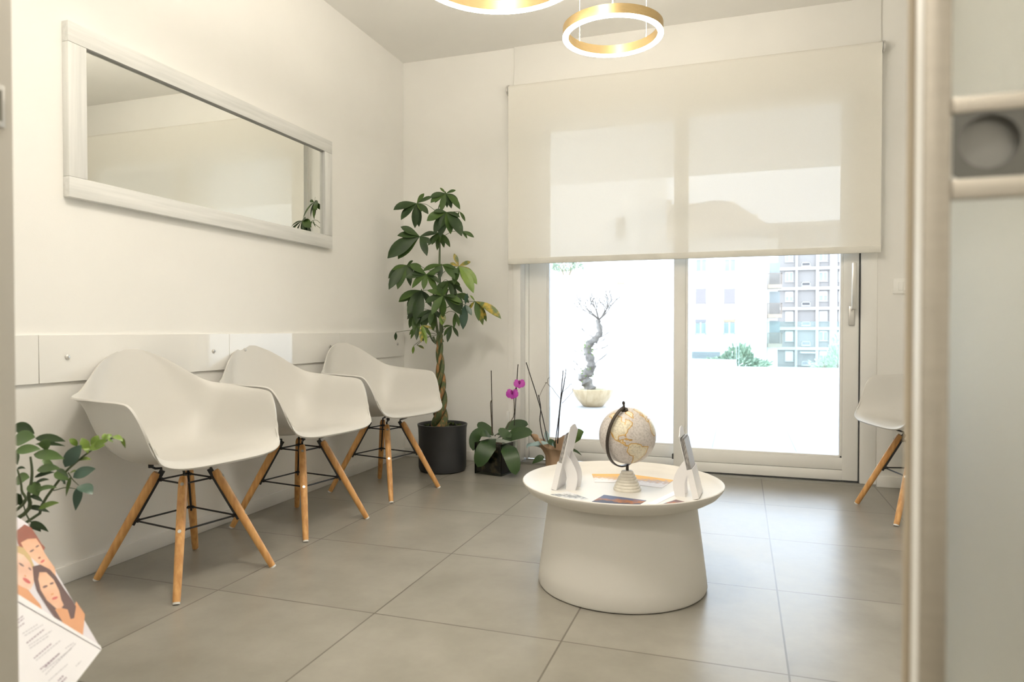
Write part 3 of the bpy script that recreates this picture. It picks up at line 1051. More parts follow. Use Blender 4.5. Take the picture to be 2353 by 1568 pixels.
def leaflet_holder(label, loc, rot):
    "local +x is the front; leans backwards (-x)"
    t = thing('leaflet_holder', label, 'leaflet holder', loc, rot, 'white card leaflet holders')
    lean = math.radians(13)
    R = Matrix.Rotation(-lean, 4, 'Y')
    hw, h = 0.055, 0.236
    # back board with an S-curved top edge
    m = MB()
    n_ = 12
    front, back = [], []
    prof = [(-hw, 0)] + [(-hw + 2 * hw * k / n_, h - 0.026 * (0.5 + 0.5 * math.cos(PI * min(1, k / n_ / 0.62))) - 0.006 * max(0, (k / n_ - .75) / .25) ** 2) for k in range(n_ + 1)] + [(hw, 0)]
    for x, lst in ((0.0, back), (0.0022, front)):
        for y, z in prof:
            lst.append(R @ V((x, y, z)))
    k = len(prof)
    m.add(back + front, [list(range(k))[::-1], list(range(k, 2 * k))] + [[i, (i + 1) % k, k + (i + 1) % k, k + i] for i in range(k)], 0, False)
    m.build('back_board', M['paper'], t)
    m = MB()
    d, ph = 0.017, 0.098
    m.box((0.0022, -hw, 0.0), (0.0022 + d, -hw + 0.0016, ph), mat=R)
    m.box((0.0022, hw - 0.0016, 0.0), (0.0022 + d, hw, ph), mat=R)
    m.box((0.0022 + d - 0.0016, -hw, 0.0), (0.0022 + d, hw, ph), mat=R)
    m.box((0.0022, -hw, 0.0), (0.0022 + d, hw, 0.0016), mat=R)
    m.build('pocket', M['paper'], t)
    # easel foot: two curved legs folded out behind
    m = MB()
    for s in (-1, 1):
        y0 = s * 0.030
        out, inn = [], []
        for i in range(11):
            u = i / 10
            z = 0.128 * (1 - u)
            pb = R @ V((0, 0, z)) if z > 0 else V((0, 0, 0))
            bulge = 0.062 * math.sin(min(1, u * 1.25) * PI / 2)
            out.append(V((pb.x - bulge, y0, max(z, 0.0))))
            inn.append(V((pb.x - max(0, bulge - 0.034 - 0.006 * math.sin(PI * u)), y0, max(z, 0.0))))
        loop = out + inn[::-1]
        nn = len(loop)
        A = [p + V((0, -0.0009, 0)) for p in loop]
        B = [p + V((0, 0.0009, 0)) for p in loop]
        m.add(A + B, [list(range(nn)), list(range(nn, 2 * nn))[::-1]] + [[i, nn + i, nn + (i + 1) % nn, (i + 1) % nn] for i in range(nn)], 0, False)
    m.build('easel_foot', M['paper'], t)
    bk = MB()
    for i in range(6):
        x0 = 0.0030 + i * 0.0022
        bk.box((x0, -0.049, 0.0025), (x0 + 0.0018, 0.049, 0.205 - 0.004 * (i % 3)), mi=i % 2, mat=R)
    bk.build('leaflets', [M['pages'], mat('leaflet_cover', (0.42, 0.40, 0.39), 0.4)], t)
    return t


hA = at_z(1273, 1127, TZ)
hB = at_z(1606, 1149, TZ)
h1 = leaflet_holder('white card leaflet holder on the left of the globe, seen from behind', (hA.x + 0.012, hA.y + 0.052, TZ), math.radians(180 - 3))
copy_tree(h1, (hB.x - 0.015, hB.y + 0.050, TZ), math.radians(-4), 'white card leaflet holder on the right of the globe, seen edge on')


def card_mat(name, c1, c2, c3, scale, axis_=1):
    m_ = bpy.data.materials.new(name)
    m_.use_nodes = True
    nt = m_.node_tree
    N, L = nt.nodes, nt.links
    b = N['Principled BSDF']
    b.inputs['Roughness'].default_value = 0.55
    b.inputs['Specular IOR Level'].default_value = 0.2
    tc = N.new('ShaderNodeTexCoord')
    sp = N.new('ShaderNodeSeparateXYZ')
    L.new(tc.outputs['Generated'], sp.inputs[0])
    nz = N.new('ShaderNodeTexNoise')
    nz.inputs['Scale'].default_value = scale
    nz.inputs['Detail'].default_value = 6
    L.new(tc.outputs['Object'], nz.inputs['Vector'])
    ad = N.new('ShaderNodeMath')
    ad.operation = 'MULTIPLY_ADD'
    L.new(nz.outputs['Fac'], ad.inputs[0])
    ad.inputs[1].default_value = 0.9
    sb = N.new('ShaderNodeMath')
    sb.operation = 'SUBTRACT'
    L.new(sp.outputs[axis_], sb.inputs[0])
    sb.inputs[1].default_value = 0.45
    L.new(sb.outputs[0], ad.inputs[2])
    cr = N.new('ShaderNodeValToRGB')
    e = cr.color_ramp.elements
    e[0].position, e[0].color = 0.30, (*c1, 1)
    e[1].position, e[1].color = 0.70, (*c3, 1)
    q = e.new(0.5)
    q.color = (*c2, 1)
    L.new(ad.outputs[0], cr.inputs[0])
    L.new(cr.outputs[0], b.inputs['Base Color'])
    return m_


def card(name, label, cat, pix, m_, th=0.0008, z=TZ, group='printed cards on the coffee table'):
    P = [at_z(x, y, z + 0.0002) for x, y in pix]
    c = sum(P, V()) / 4
    mb = MB()
    up = [p + V((0, 0, th)) for p in P]
    mb.add(P + up, [[3, 2, 1, 0], [4, 5, 6, 7], [0, 1, 5, 4], [1, 2, 6, 5], [2, 3, 7, 6], [3, 0, 4, 7]], 0, False)
    o = mb.build(name, m_, None, loc=c)
    tag(o, label, cat, group)
    return o


card('postcard', 'orange and white postcard behind the globe foot on its left', 'card', [(1367, 1109), (1436, 1110), (1437, 1090), (1360, 1090)], card_mat('card_sunset', (0.75, 0.72, 0.72), (0.55, 0.35, 0.18), (0.72, 0.42, 0.10), 60))
card('postcard', 'orange topped white postcard behind the globe foot on its right', 'card', [(1447, 1113), (1521, 1122), (1549, 1104), (1459, 1092)], card_mat('card_sunset_wide', (0.75, 0.73, 0.76), (0.45, 0.36, 0.35), (0.78, 0.45, 0.12), 50))
card('flyer', 'dark blue and orange flyer at the front edge of the table', 'card', [(1354, 1157), (1464, 1164), (1485, 1151), (1388, 1138)], card_mat('flyer_night', (0.045, 0.05, 0.08), (0.34, 0.13, 0.04), (0.09, 0.11, 0.19), 30))
card('flyer', 'grey and white flyer below the left leaflet holder', 'card', [(1260, 1138), (1325, 1153), (1352, 1147), (1305, 1130)], card_mat('flyer_grey', (0.62, 0.64, 0.66), (0.20, 0.22, 0.25), (0.70, 0.71, 0.72), 60))
card('flyer', 'small dark flyer with orange glow at the right front of the table', 'card', [(1510, 1163), (1560, 1163), (1582, 1156), (1553, 1149)], card_mat('flyer_dusk', (0.06, 0.05, 0.07), (0.42, 0.16, 0.06), (0.16, 0.10, 0.11), 50))
card('sheet', 'white printed sheet with pale lines beside the right leaflet holder', 'paper', [(1487, 1159), (1505, 1161), (1578, 1125), (1560, 1124)], mat('white_sheet', (0.74, 0.73, 0.73), 0.4, scale=30, stretch=(3, 60, 1), col2=(0.82, 0.81, 0.81)))

# ------------------------------------------------------------------ money tree in the corner
rnd = random.Random(7)
MT = V((-1.775, 3.93, 0))
mtree = thing('money_tree', 'tall money tree with braided trunk in the corner beside the armchairs', 'plant', MT)
MB().lathe([(0, 0.0), (0.128, 0.0), (0.142, 0.006), (0.149, 0.025), (0.150, 0.10), (0.1495, 0.20), (0.152, 0.268), (0.156, 0.287), (0.1565, 0.294), (0.150, 0.296), (0.146, 0.290), (0.143, 0.25), (0.142, 0.03), (0, 0.03)], 64).build('pot', M['pot'], mtree)
m = MB()
m.lathe([(0, 0.268), (0.06, 0.27), (0.10, 0.268), (0.138, 0.262)], 32)
m.build('soil', M['soil'], mtree)
m = MB()
for k in range(46):
    a = rnd.uniform(0, 2 * PI)
    r = rnd.uniform(0.095, 0.130)
    c = V((r * math.cos(a), r * math.sin(a), 0.272))
    for q in range(3):
        d = V((rnd.uniform(-1, 1), rnd.uniform(-1, 1), rnd.uniform(0.1, 0.8))).normalized()
        m.leaf(c, c + d * 0.012, c + d * rnd.uniform(0.016, 0.026), rnd.uniform(0.012, 0.02), V((0, 0, 1)) + d * 0.1, n=3)
m.build('moss', M['moss'], mtree, kind='stuff')


def tp(px, py, y=0.0):
    return at(px, py, MT.y + y) - MT


# braided trunk: three strands twisted round the trunk line
line = catmull([tp(1012, 985), tp(1011, 950), tp(1013, 900), tp(1012, 850), tp(1010, 800), tp(1010, 770)], 60)
m = MB()
for s in range(3):
    pts, rd = [], []
    for i, p in enumerate(line):
        t = i / 60
        a = 2 * PI * (s / 3 + t * 2.1)
        r = 0.024 * (1 - t) ** 1.5 + 0.0105
        pts.append(p + V((math.cos(a) * r, math.sin(a) * r, -0.02 * (1 - t))))
        rd.append(0.021 * (1 - t) ** 2.2 + 0.0108)
    m.tube(pts, rd, 12, mi=0)
    base = [pts[0] + V((pts[0].x - line[0].x, pts[0].y - line[0].y, 0)) * 0.5 - V((0, 0, 0.04)), pts[0], pts[5], pts[9]]
    m.tube(base, [0.040, 0.031, 0.024, 0.021], 12, mi=1)
m.build('trunk', [M['bark_green'], M['bark_grey']], mtree)

zc = lambda x, y: (880 + x / 3.732, 410 + y / 3.732)
stemsm = MB()
fol = MB()
core = catmull([line[-1], tp(*zc(495, 1300)), tp(*zc(490, 1000)), tp(*zc(485, 750)), tp(*zc(487, 560)), tp(*zc(480, 380)), tp(*zc(478, 250)), tp(*zc(530, 150))], 40)
stemsm.tube(core, [0.0105 * (1 - 0.75 * i / 40) for i in range(41)], 8)
for path, r in (([line[-1], tp(*zc(465, 1300), -.02), tp(*zc(440, 1080), -.03), tp(*zc(430, 900), -.03)], .010), ([line[-1], tp(*zc(510, 1300), .02), tp(*zc(490, 1150), .03), tp(*zc(560, 950), .03)], .009),
                ([line[-3], tp(*zc(430, 1400), .03), tp(*zc(350, 1180), .04), tp(*zc(330, 950), .04)], .006)):
    c = catmull(path, 14)
    stemsm.tube(c, [r * (1 - 0.5 * i / 14) for i in range(15)], 8)
for z, x in ((1360, 430), (1345, 490)):
    p = tp(*zc(x + 25, z + 60))
    stemsm.tube([p, tp(*zc(x, z))], 0.008, 8)

# x, y of each compound leaf in the crown, its leaflets as (direction, length) in the picture plane
CL = [((540, 130), -.02, [(200, 150), (215, 165), (255, 170), (275, 120), (330, 120), (20, 90), (310, 190), (140, 70)], 0, 1.0),
      ((290, 215), -.05, [(200, 215), (230, 215), (265, 210), (275, 200), (315, 150), (20, 150)], 1, 1.0),
      ((545, 290), -.10, [(205, 180), (255, 215), (300, 270), (335, 130), (240, 210), (280, 200)], 1, 1.15),
      ((655, 285), .05, [(300, 100), (250, 70)], 0, 0.8),
      ((315, 500), -.07, [(155, 180), (225, 270), (205, 235), (290, 200), (15, 140), (180, 190), (215, 330)], 1, 1.0),
      ((490, 470), .00, [(225, 150), (260, 150), (285, 130), (305, 150), (190, 120)], 0, 0.9),
      ((672, 455), .03, [(335, 120), (310, 80)], 0, 0.8),
      ((205, 745), -.05, [(215, 200), (250, 230), (235, 270), (330, 160), (35, 70), (285, 150)], 1, 0.95),
      ((372, 825), -.12, [(190, 180), (225, 170), (300, 170), (260, 140), (20, 130), (150, 160)], 0, 1.0),
      ((650, 755), .00, [(20, 110), (255, 170), (298, 270), (315, 220), (110, 120), (160, 80)], 2, 1.0),
      ((505, 740), -.04, [(310, 190), (260, 140), (330, 170), (230, 130), (200, 170)], 0, 0.9),
      ((515, 1010), -.14, [(315, 220), (270, 180), (200, 160), (160, 140), (340, 170), (120, 100), (240, 190)], 0, 1.0),
      ((335, 965), -.03, [(205, 230), (240, 250), (260, 300), (300, 160), (225, 190)], 1, 0.95),
      ((560, 880), .02, [(250, 160), (290, 190), (320, 160), (220, 150), (340, 110)], 1, 1.0),
      ((640, 990), .04, [(320, 130), (285, 150), (250, 140), (340, 90)], 0, 0.9),
      ((705, 1085), -.02, [(265, 210), (80, 100), (300, 110)], 3, 1.0),
      ((790, 1055), .01, [(300, 200), (235, 110), (325, 280), (280, 180), (130, 70)], 2, 0.75),
      ((300, 1120), .00, [(245, 190), (265, 250), (285, 180), (225, 130), (310, 190)], 1, 0.95),
      ((300, 1270), -.05, [(240, 130), (265, 130), (290, 140), (225, 110), (310, 120)], 0, 0.8),
      ((330, 1260), -.08, [(285, 170), (310, 130), (340, 100), (270, 150)], 2, 0.7),
      ((430, 1130), -.05, [(225, 150), (270, 180), (310, 130), (240, 200)], 1, 0.9),
      ((505, 1150), -.10, [(272, 110), (285, 90)], 2, 1.3),
      ((590, 1265), .00, [(255, 150), (300, 110), (190, 80)], 0, 0.8),
      ((620, 1150), -.03, [(265, 140), (285, 130)], 0, 0.7),
      ((110, 1320), .03, [(268, 75)], 1, 1.2),
      ((265, 1435), .00, [(262, 75)], 2, 0.9), ((290, 1432), .00, [(335, 75)], 2, 0.9)]
to_cam = V((0.41, -0.91, 0))
for (cx_, cy_), dy, lv, kind, wk in CL:
    c = tp(*zc(cx_, cy_), dy)
    # petiole back to the nearest point of the stem below it
    near = min(core, key=lambda q: (q - c).length + abs(q.z - (c.z - 0.06)) * 0.7)
    if (near - c).length > 0.02:
        midp = near.lerp(c, 0.55) + V((0, 0, 0.02))
        stemsm.tube(catmull([near, midp, c], 6), 0.0017, 6)
    extra = [(ang + rnd.uniform(-38, 38), ln * rnd.uniform(.6, .85)) for ang, ln in lv if ln > 120 and rnd.random() < .55]
    for ang, ln in lv + extra:
        a = math.radians(ang)
        L_ = ln * 0.00073
        fwd = rnd.uniform(-0.25, 0.45)
        dirv = (_r * math.cos(a) + V((0, 0, 1)) * math.sin(a) + to_cam * fwd).normalized()
        tip = c + dirv * L_
        lift = V((0, 0, 1)) * (0.10 * L_) + _r * (math.cos(a) * 0.10 * L_) + to_cam * 0.05 * L_
        midp = c.lerp(tip, 0.45) + lift
        if kind == 2:
            mi = 2 if rnd.random() < 0.5 else (3 if rnd.random() < .4 else 0)
        elif kind == 3:
            mi = 4
        else:
            mi = (0, 1)[kind] if rnd.random() < 0.72 else (1, 0)[kind]
        upv = (to_cam * rnd.uniform(0.75, 1.1) + V((0, 0, 1)) * rnd.uniform(0.15, 0.75) + _r * rnd.uniform(-0.35, 0.35))
        fol.leaf(c, midp, tip, L_ * 0.35 * wk * rnd.uniform(0.9, 1.1), upv, fold=0.16, mi=mi, n=8, kind=2)
stemsm.build('stems', M['stem'], mtree)
fol.build('foliage', [M['leaf'], M['leaf_dark'], M['leaf_yellow'], M['leaf_bright'], M['leaf_blue']], mtree, sharp=0)

# ------------------------------------------------------------------ orchid in the glass cube
zo = lambda x, y: (940 + x / 5.057, 800 + y / 5.057)
OC = V((-1.434, 3.979, 0))
o1 = thing('orchid', 'magenta orchid with broad dark leaves in a glass cube beside the black pot', 'plant', OC)


def op(x, y, dy=0.0):
    return at(*zo(x, y), OC.y + dy) - OC


Rz = Matrix.Rotation(math.radians(-11.5), 4, 'Z')
hs, hh = 0.094, 0.192
m = MB()
for sx in (-1, 1):
    m.box((sx * hs - 0.003, -hs - 0.003, 0), (sx * hs + 0.003, hs + 0.003, hh), bev=0.0012, seg=1, mat=Rz)
    m.box((-hs + 0.003, sx * hs - 0.003, 0), (hs - 0.003, sx * hs + 0.003, hh), bev=0.0012, seg=1, mat=Rz)
m.box((-hs + 0.003, -hs + 0.003, 0.0), (hs - 0.003, hs - 0.003, 0.010), mat=Rz)
m.build('glass_cube', pane_mat('vase_glass', (0.88, 0.92, 0.89)), o1)
m = MB()
m.box((-hs + 0.005, -hs + 0.005, 0.012), (hs - 0.005, hs - 0.005, 0.172), bev=0.01, mat=Rz)
m.build('bark_filling', mat('bark_filling', (0.018, 0.016, 0.013), 0.95, spec=0.1, scale=26, col2=(0.13, 0.095, 0.06), ramp=(0.48, 0.66), bump=0.8, bscale=40), o1)
LV = [((1010, 1060), -.02, (870, 1130), -.17, (800, 1385), -.15, 215, 0), ((1085, 1095), -.02, (1200, 1190), -.18, (1240, 1475), -.15, 190, 0),
      ((980, 1020), .0, (740, 880), -.04, (745, 1195), -.05, 150, 0), ((985, 1015), .02, (880, 930), .06, (805, 865), .08, 140, 0),
      ((1080, 1060), -.02, (1260, 970), -.05, (1432, 975), .0, 185, 0), ((1100, 975), .03, (1230, 850), .10, (1385, 890), .12, 150, 0),
      ((1195, 1085), -.09, (1120, 1010), -.12, (1055, 930), -.09, 125, 0), ((1000, 1030), -.02, (1020, 960), -.06, (1090, 1010), -.08, 90, 0),
      ((960, 1040), -.03, (900, 960), -.10, (830, 1010), -.10, 120, 0), ((1020, 1060), -.03, (1110, 960), -.09, (1180, 1040), -.10, 120, 0)]
for p0, d0, p1, d1_, p2, d2_, wpx, mi in LV:
    a, b, c = op(*p0, d0), op(*p1, d1_), op(*p2, d2_)
    wv = wpx / 5.057 * 4.1 / 1569
    up = (to_cam * 0.75 + V((0, 0, 0.85)))
    m = MB().leaf(a, b, c, wv, up, fold=0.10, n=14, kind=1, cup=0.08)
    m.build('leaf', M['orchid_leaf'], o1, sharp=0)
m = MB()
m.tube(catmull([op(970, 990), op(962, 640), op(955, 262)], 8), 0.0028, 7)
m.tube(catmull([op(1222, 900, .02), op(1240, 600, .02), op(1266, 190, .02)], 8), 0.0028, 7)
m.build('support_stake', M['stake'], o1)
m = MB()
m.tube(catmull([op(965, 1010, -.005), op(955, 800, -.005), op(948, 640, -.005), op(965, 605, -.005)], 10), 0.0032, 8)
m.tube(catmull([op(1120, 960), op(1175, 860), op(1222, 770, .012), op(1218, 560, .012), op(1240, 470, .012), op(1262, 430, .0)], 14), 0.0027, 8)
m.build('flower_stem', M['twig'], o1)


def orchid_flower(c, r, nv, parent, fn=op):
    nv = nv.normalized()
    u = nv.cross(V((0, 0, 1))).normalized()
    v = u.cross(nv) * -1
    m = MB()
    for a, L_, w_ in ((90, 1.0, .75), (212, 1.0, .75), (328, 1.0, .75)):
        d = u * math.cos(math.radians(a)) + v * math.sin(math.radians(a))
        m.leaf(c - nv * .002, c + d * r * .5 + nv * r * .12, c + d * r * L_ - nv * r * .1, r * w_, nv, fold=-.05, n=7, kind=2)
    for a in (20, 160):
        d = u * math.cos(math.radians(a)) + v * math.sin(math.radians(a))
        m.leaf(c, c + d * r * .5 + nv * r * .2, c + d * r * 1.08, r * 1.25, nv, fold=-.08, n=8, kind=1)
    d = -v
    m.leaf(c + nv * .003, c + nv * r * .35 + d * r * .2, c + nv * r * .25 + d * r * .55, r * .4, nv, n=6, mi=1, fold=.5)
    m.tube([c, c + nv * r * .3], [r * .1, r * .14], 8, mi=1)
    m.build('flower', [M['petal'], M['petal_dark']], parent, sharp=0)


orchid_flower(op(1282, 408, -.02), 0.0340, V((0.30, -.93, .05)), o1)
orchid_flower(op(1198, 525, -.01), 0.0385, V((0.05, -.97, .12)), o1)

# ------------------------------------------------------------------ orchid wrapped in kraft paper
KC = V((-1.055, 4.02, 0))
o2 = thing('orchid', 'faded orchid with bare stems in crumpled brown paper before the glass door', 'plant', KC)


def kp(x, y, dy=0.0):
    return at(*zo(x, y), KC.y + dy) - KC


m = MB()
rows = []
for i, (r, z) in enumerate([(0.058, 0.0), (0.064, 0.03), (0.068, 0.08), (0.068, 0.12), (0.072, 0.15), (0.082, 0.170), (0.092, 0.185), (0.098, 0.195)]):
    row = []
    k_ = max(0, i - 3) / 4
    for j in range(61):
        a = 2 * PI * (j % 60) / 60
        crease = (0.05 + 0.10 * k_) * math.sin(a * 7 + i * 0.5) + 0.07 * k_ * math.sin(a * 11 + 1.3 + i)
        flap = max(0, math.cos(a - math.radians(200))) ** 4 * k_
        flap2 = max(0, math.cos(a - math.radians(75))) ** 4 * k_
        fold = max(0, math.cos(a - math.radians(285))) ** 6 * k_      # the front edge turns down
        rr_ = r * (1 + crease) + 0.050 * flap + 0.016 * fold
        row.append(V((math.cos(a) * rr_, math.sin(a) * rr_, z + 0.050 * flap * k_ + 0.03 * flap2 - 0.03 * fold + 0.010 * k_ * math.sin(a * 5 + 2))))
    rows.append(row)
m.grid(rows)
o_k = m.build('paper_wrap', M['kraft'], o2, sharp=0)
sd_ = o_k.modifiers.new('thickness', 'SOLIDIFY')
sd_.thickness = 0.0012
MB().lathe([(0, 0.004), (0.040, 0.004), (0.042, 0.05), (0.044, 0.13), (0.040, 0.14), (0, 0.14)], 32).build('inner_pot', M['soil'], o2)
KL = [((1700, 1165), 0, (1690, 1080), -.03, (1605, 1110), -.06, 110, 'leaf_bright' if False else 'orchid_leaf'), ((1880, 1150), -.02, (1920, 985), -.02, (2030, 975), 0, 150, 'leaf'),
      ((1620, 1110), -.06, (1490, 1090), -.09, (1375, 1150), -.09, 62, 'silver_leaf'), ((1600, 1180), 0, (1330, 1060), -.03, (1378, 1180), -.03, 40, 'silver_leaf'),
      ((1570, 1270), -.09, (1510, 1270), -.11, (1432, 1345), -.11, 90, 'leaf_dark'), ((1860, 1170), -.02, (1930, 1180), -.03, (2005, 1250), -.03, 36, 'leaf_dark'), ((1620, 1120), .04, (1590, 1000), .06, (1595, 960), .06, 60, 'silver_leaf')]
for p0, d0, p1, d1_, p2, d2_, wpx, mk in KL:
    MB().leaf(kp(*p0, d0), kp(*p1, d1_), kp(*p2, d2_), wpx / 5.057 * 4.05 / 1569, to_cam * .8 + V((0, 0, .8)), fold=.12, n=12, kind=0 if wpx < 100 else 2).build('leaf', M[mk], o2, sharp=0)
m = MB()
for pts in ([(1360, 168, -.01), (1520, 680, -.01), (1615, 1100, 0)], [(1790, 260, 0), (1750, 700, 0), (1698, 1110, 0)]):
    m.tube(catmull([kp(*p) for p in pts], 8), 0.0030, 7)
m.build('support_stake', M['stake'], o2)
m = MB()
m.tube(catmull([kp(1502, 545, .01), kp(1530, 700, .01), kp(1520, 840, .01), (kp(1545, 1000, .01)), kp(1580, 1110, .01)], 12), 0.0032, 7)
m.tube(catmull([kp(1826, 235, .01), kp(1800, 420, .01), kp(1765, 600, .01), kp(1745, 800, .01), kp(1725, 1110, .01)], 12), [0.0020 + 0.0018 * min(1, i / 5) for i in range(13)], 7)
m.build('flower_stem', M['stake'], o2)
m = MB()
for pts in ([(1508, 575), (1550, 480), (1590, 410), (1610, 395), (1612, 360), (1628, 343)], [(1580, 405), (1605, 405), (1620, 430), (1662, 462), (1700, 520), (1757, 588)], [(1775, 645), (1830, 590), (1900, 510), (1903, 470)], [(1790, 505), (1850, 455), (1870, 425), (1892, 420)],
            [(1805, 400), (1815, 300), (1795, 240), (1790, 205), (1772, 180)], [(945, 0), (945, 0)]):
    if pts[0][0] == 945:
        continue
    m.tube([kp(x, y, .012) for x, y in pts], 0.0014, 5)
m.build('dry_twigs', M['twig'], o2)

# ------------------------------------------------------------------ low table, plant and leaflet by the doorway
ST = V((-1.52, 0.99, 0))
fr_ = at_z(112, 1400, 0.285)
st = thing('side_table', 'low black side table beside the doorway holding plant and leaflet', 'side table', (0, 0, 0))
x1, y1 = fr_.x, fr_.y
x0, y0 = x1 - 0.50, 0.70
st.location = ((x0 + x1) / 2, (y0 + y1) / 2, 0)
rel(MB().box((x0, y0, 0.262), (x1, y1, 0.285), bev=0.003).build('tabletop', M['black']), st)
for ax, ay in ((x0 + .03, y0 + .03), (x1 - .03, y0 + .03), (x0 + .03, y1 - .03), (x1 - .03, y1 - .03)):
    rel(MB().box((ax - .015, ay - .015, 0), (ax + .015, ay + .015, 0.262), bev=0.002).build('leg', M['black']), st)

zz = lambda x, y: (20 + x / 5.407, 950 + y / 5.407)
ZC_ = V((x0 + 0.26, y1 - 0.13, 0.285))
zp = thing('zz_plant', 'bushy green plant with oval leaflets at the left edge by the doorway', 'plant', ZC_)
MB().lathe([(0, 0), (0.075, 0), (0.082, 0.006), (0.096, 0.115), (0.100, 0.12), (0.092, 0.122), (0.088, 0.10), (0, 0.10)], 40).build('pot', M['pot'], zp)
MB().lathe([(0, 0.107), (0.088, 0.104)], 24).build('soil', M['soil'], zp)
ZD = 1.50


def zq(x, y, dd=0.0):
    return at_d(*zz(x, y), ZD + dd) - ZC_


base = V((0.02, 0.0, 0.10))
m = MB()
st_paths = [[base, zq(130, 1300), zq(250, 1000), zq(290, 750), zq(270, 540)], [base + V((.02, .01, 0)), zq(250, 1350, .03), zq(430, 1100, .03), zq(620, 840, .03), zq(745, 690, .03), zq(960, 510, .02), zq(1100, 415, .02), zq(1280, 310, .02), zq(1400, 330, .02)],
            [zq(740, 740, .03), zq(800, 830, .02), zq(880, 905, .02)], [base + V((-.02, .02, 0)), zq(100, 1200, -.03), zq(160, 950, -.04), zq(110, 700, -.05)], [base, zq(380, 970, .05), zq(560, 960, .05), zq(700, 925, .05), zq(830, 940, .05)],
            [base + V((-.03, 0, 0)), zq(-60, 1100, .05), zq(-80, 700, .05), zq(0, 350, .03)], [zq(270, 1350, .02), zq(210, 1230, .02), zq(150, 1000, 0)]]
for i, pth in enumerate(st_paths):
    c = catmull(pth, 18)
    r0 = (.0052, .0036, .0016, .004, .002, .004, .002)[i]
    m.tube(c, [r0 * (1 - .6 * k / 18) for k in range(19)], 8)
m.build('stems', M['stem'], zp)
ZL = [(700, 670, 905, 395, 165, 4, 0), (800, 800, 1080, 690, 140, 4, 0), (880, 895, 1040, 1010, 165, 4, 0), (880, 910, 830, 1210, 105, 4, 0), (980, 480, 905, 310, 105, 3, .02), (1050, 440, 1110, 275, 120, 3, .02), (945, 430, 985, 500, 70, 3, .02),
      (1060, 430, 1225, 350, 95, 3, .01), (1000, 450, 1200, 400, 110, 3, .01), (1190, 350, 1185, 255, 60, 3, .02), (1190, 330, 1290, 275, 60, 3, .02), (1230, 340, 1300, 365, 60, 3, .01), (1290, 290, 1420, 350, 75, 3, .01), (1390, 310, 1450, 435, 50, 3, .01), (850, 410, 750, 325, 75, 3, .03), (870, 585, 1022, 580, 60, 3, .03), (760, 745, 865, 730, 36, 3, .03),
      (330, 310, 705, 352, 120, 1, .02), (330, 385, 705, 410, 60, 1, .03), (60, 350, 330, 300, 190, 5, -.05), (60, 160, 320, 255, 150, 1, .0), (80, 480, 400, 450, 130, 5, -.03), (310, 510, 690, 570, 140, 5, -.02), (410, 590, 570, 690, 90, 5, 0), (320, 800, 570, 735, 55, 1, 0), (330, 870, 505, 828, 50, 1, 0),
      (330, 960, 600, 925, 75, 5, 0), (260, 1030, 430, 1105, 65, 1, 0), (370, 1190, 625, 1115, 85, 2, 0), (230, 1165, 510, 1232, 75, 1, .01), (270, 1350, 495, 1475, 70, 1, 0), (270, 1370, 400, 1475, 90, 1, .01), (560, 750, 745, 835, 120, 5, .01), (590, 690, 745, 800, 60, 1, .0), (80, 860, 260, 800, 160, 5, -.03), (70, 1000, 160, 1160, 90, 1, 0),
      (350, 710, 640, 690, 110, 5, -.01), (270, 870, 370, 1030, 150, 5, .0), (770, 790, 712, 1035, 45, 5, .04), (430, 330, 470, 470, 130, 5, -.03), (60, 480, 110, 640, 90, 1, 0), (100, 700, 210, 690, 40, 1, -.03), (650, 840, 705, 885, 60, 1, .03), (-60, 350, 100, 200, 150, 0, .0), (-80, 600, 90, 560, 150, 0, .02), (-100, 800, 80, 760, 150, 0, .02), (-60, 1050, 100, 960, 120, 1, 0)]
m = MB()
zr = random.Random(5)
for x0_, y0_, x1_, y1_, wpx, mi, dd in ZL:
    a, b = zq(x0_, y0_, dd), zq(x1_, y1_, dd + zr.uniform(-.02, .02))
    wv = wpx / 5.407 * ZD / FX
    cam_dir = V((0.72, -0.62, 0.25))
    mid = a.lerp(b, .5) + V((0, 0, 0.006)) + cam_dir * 0.006
    m.leaf(a, mid, b, wv, cam_dir + V((zr.uniform(-.3, .3), zr.uniform(-.3, .3), .35)), fold=.12, mi=mi, n=9, kind=0)
m.build('foliage', [M['leaf'], M['leaf_dark'], M['leaf_bright'], M['leaf_bright'], M['leaf_blue'], M['leaf_mid']], zp, sharp=0)

# leaflet: a photo page leaning back over a page of text
zl = lambda x, y: (20 + x / 4.15, 1190 + y / 4.15)
P0, P1, P3 = at_d(*zl(885, 1258), 1.20), at_d(*zl(178, 55), 1.32), at_d(*zl(-250, 560), 1.17)
n_ph = (P1 - P0).cross(P3 - P0).normalized()
if n_ph.dot(EYE - P0) < 0:
    n_ph.negate()
P2 = P1 + (P3 - P0)
P4 = at_z(126, 1632, 0.2865)
P5 = P4 + (P3 - P0)
P5.z = max(P5.z, 0.2865)
lf_ = thing('leaflet', 'folded leaflet printed with three faces standing at the lower left', 'leaflet', P4)


def sheet(mb, pts, n_, th, mi=0):
    k = len(pts)
    A = list(pts)
    B = [p - n_ * th for p in pts]
    mb.add(A + B, [list(range(k)), list(range(k, 2 * k))[::-1]] + [[i, k + i, k + (i + 1) % k, (i + 1) % k] for i in range(k)], mi, False)


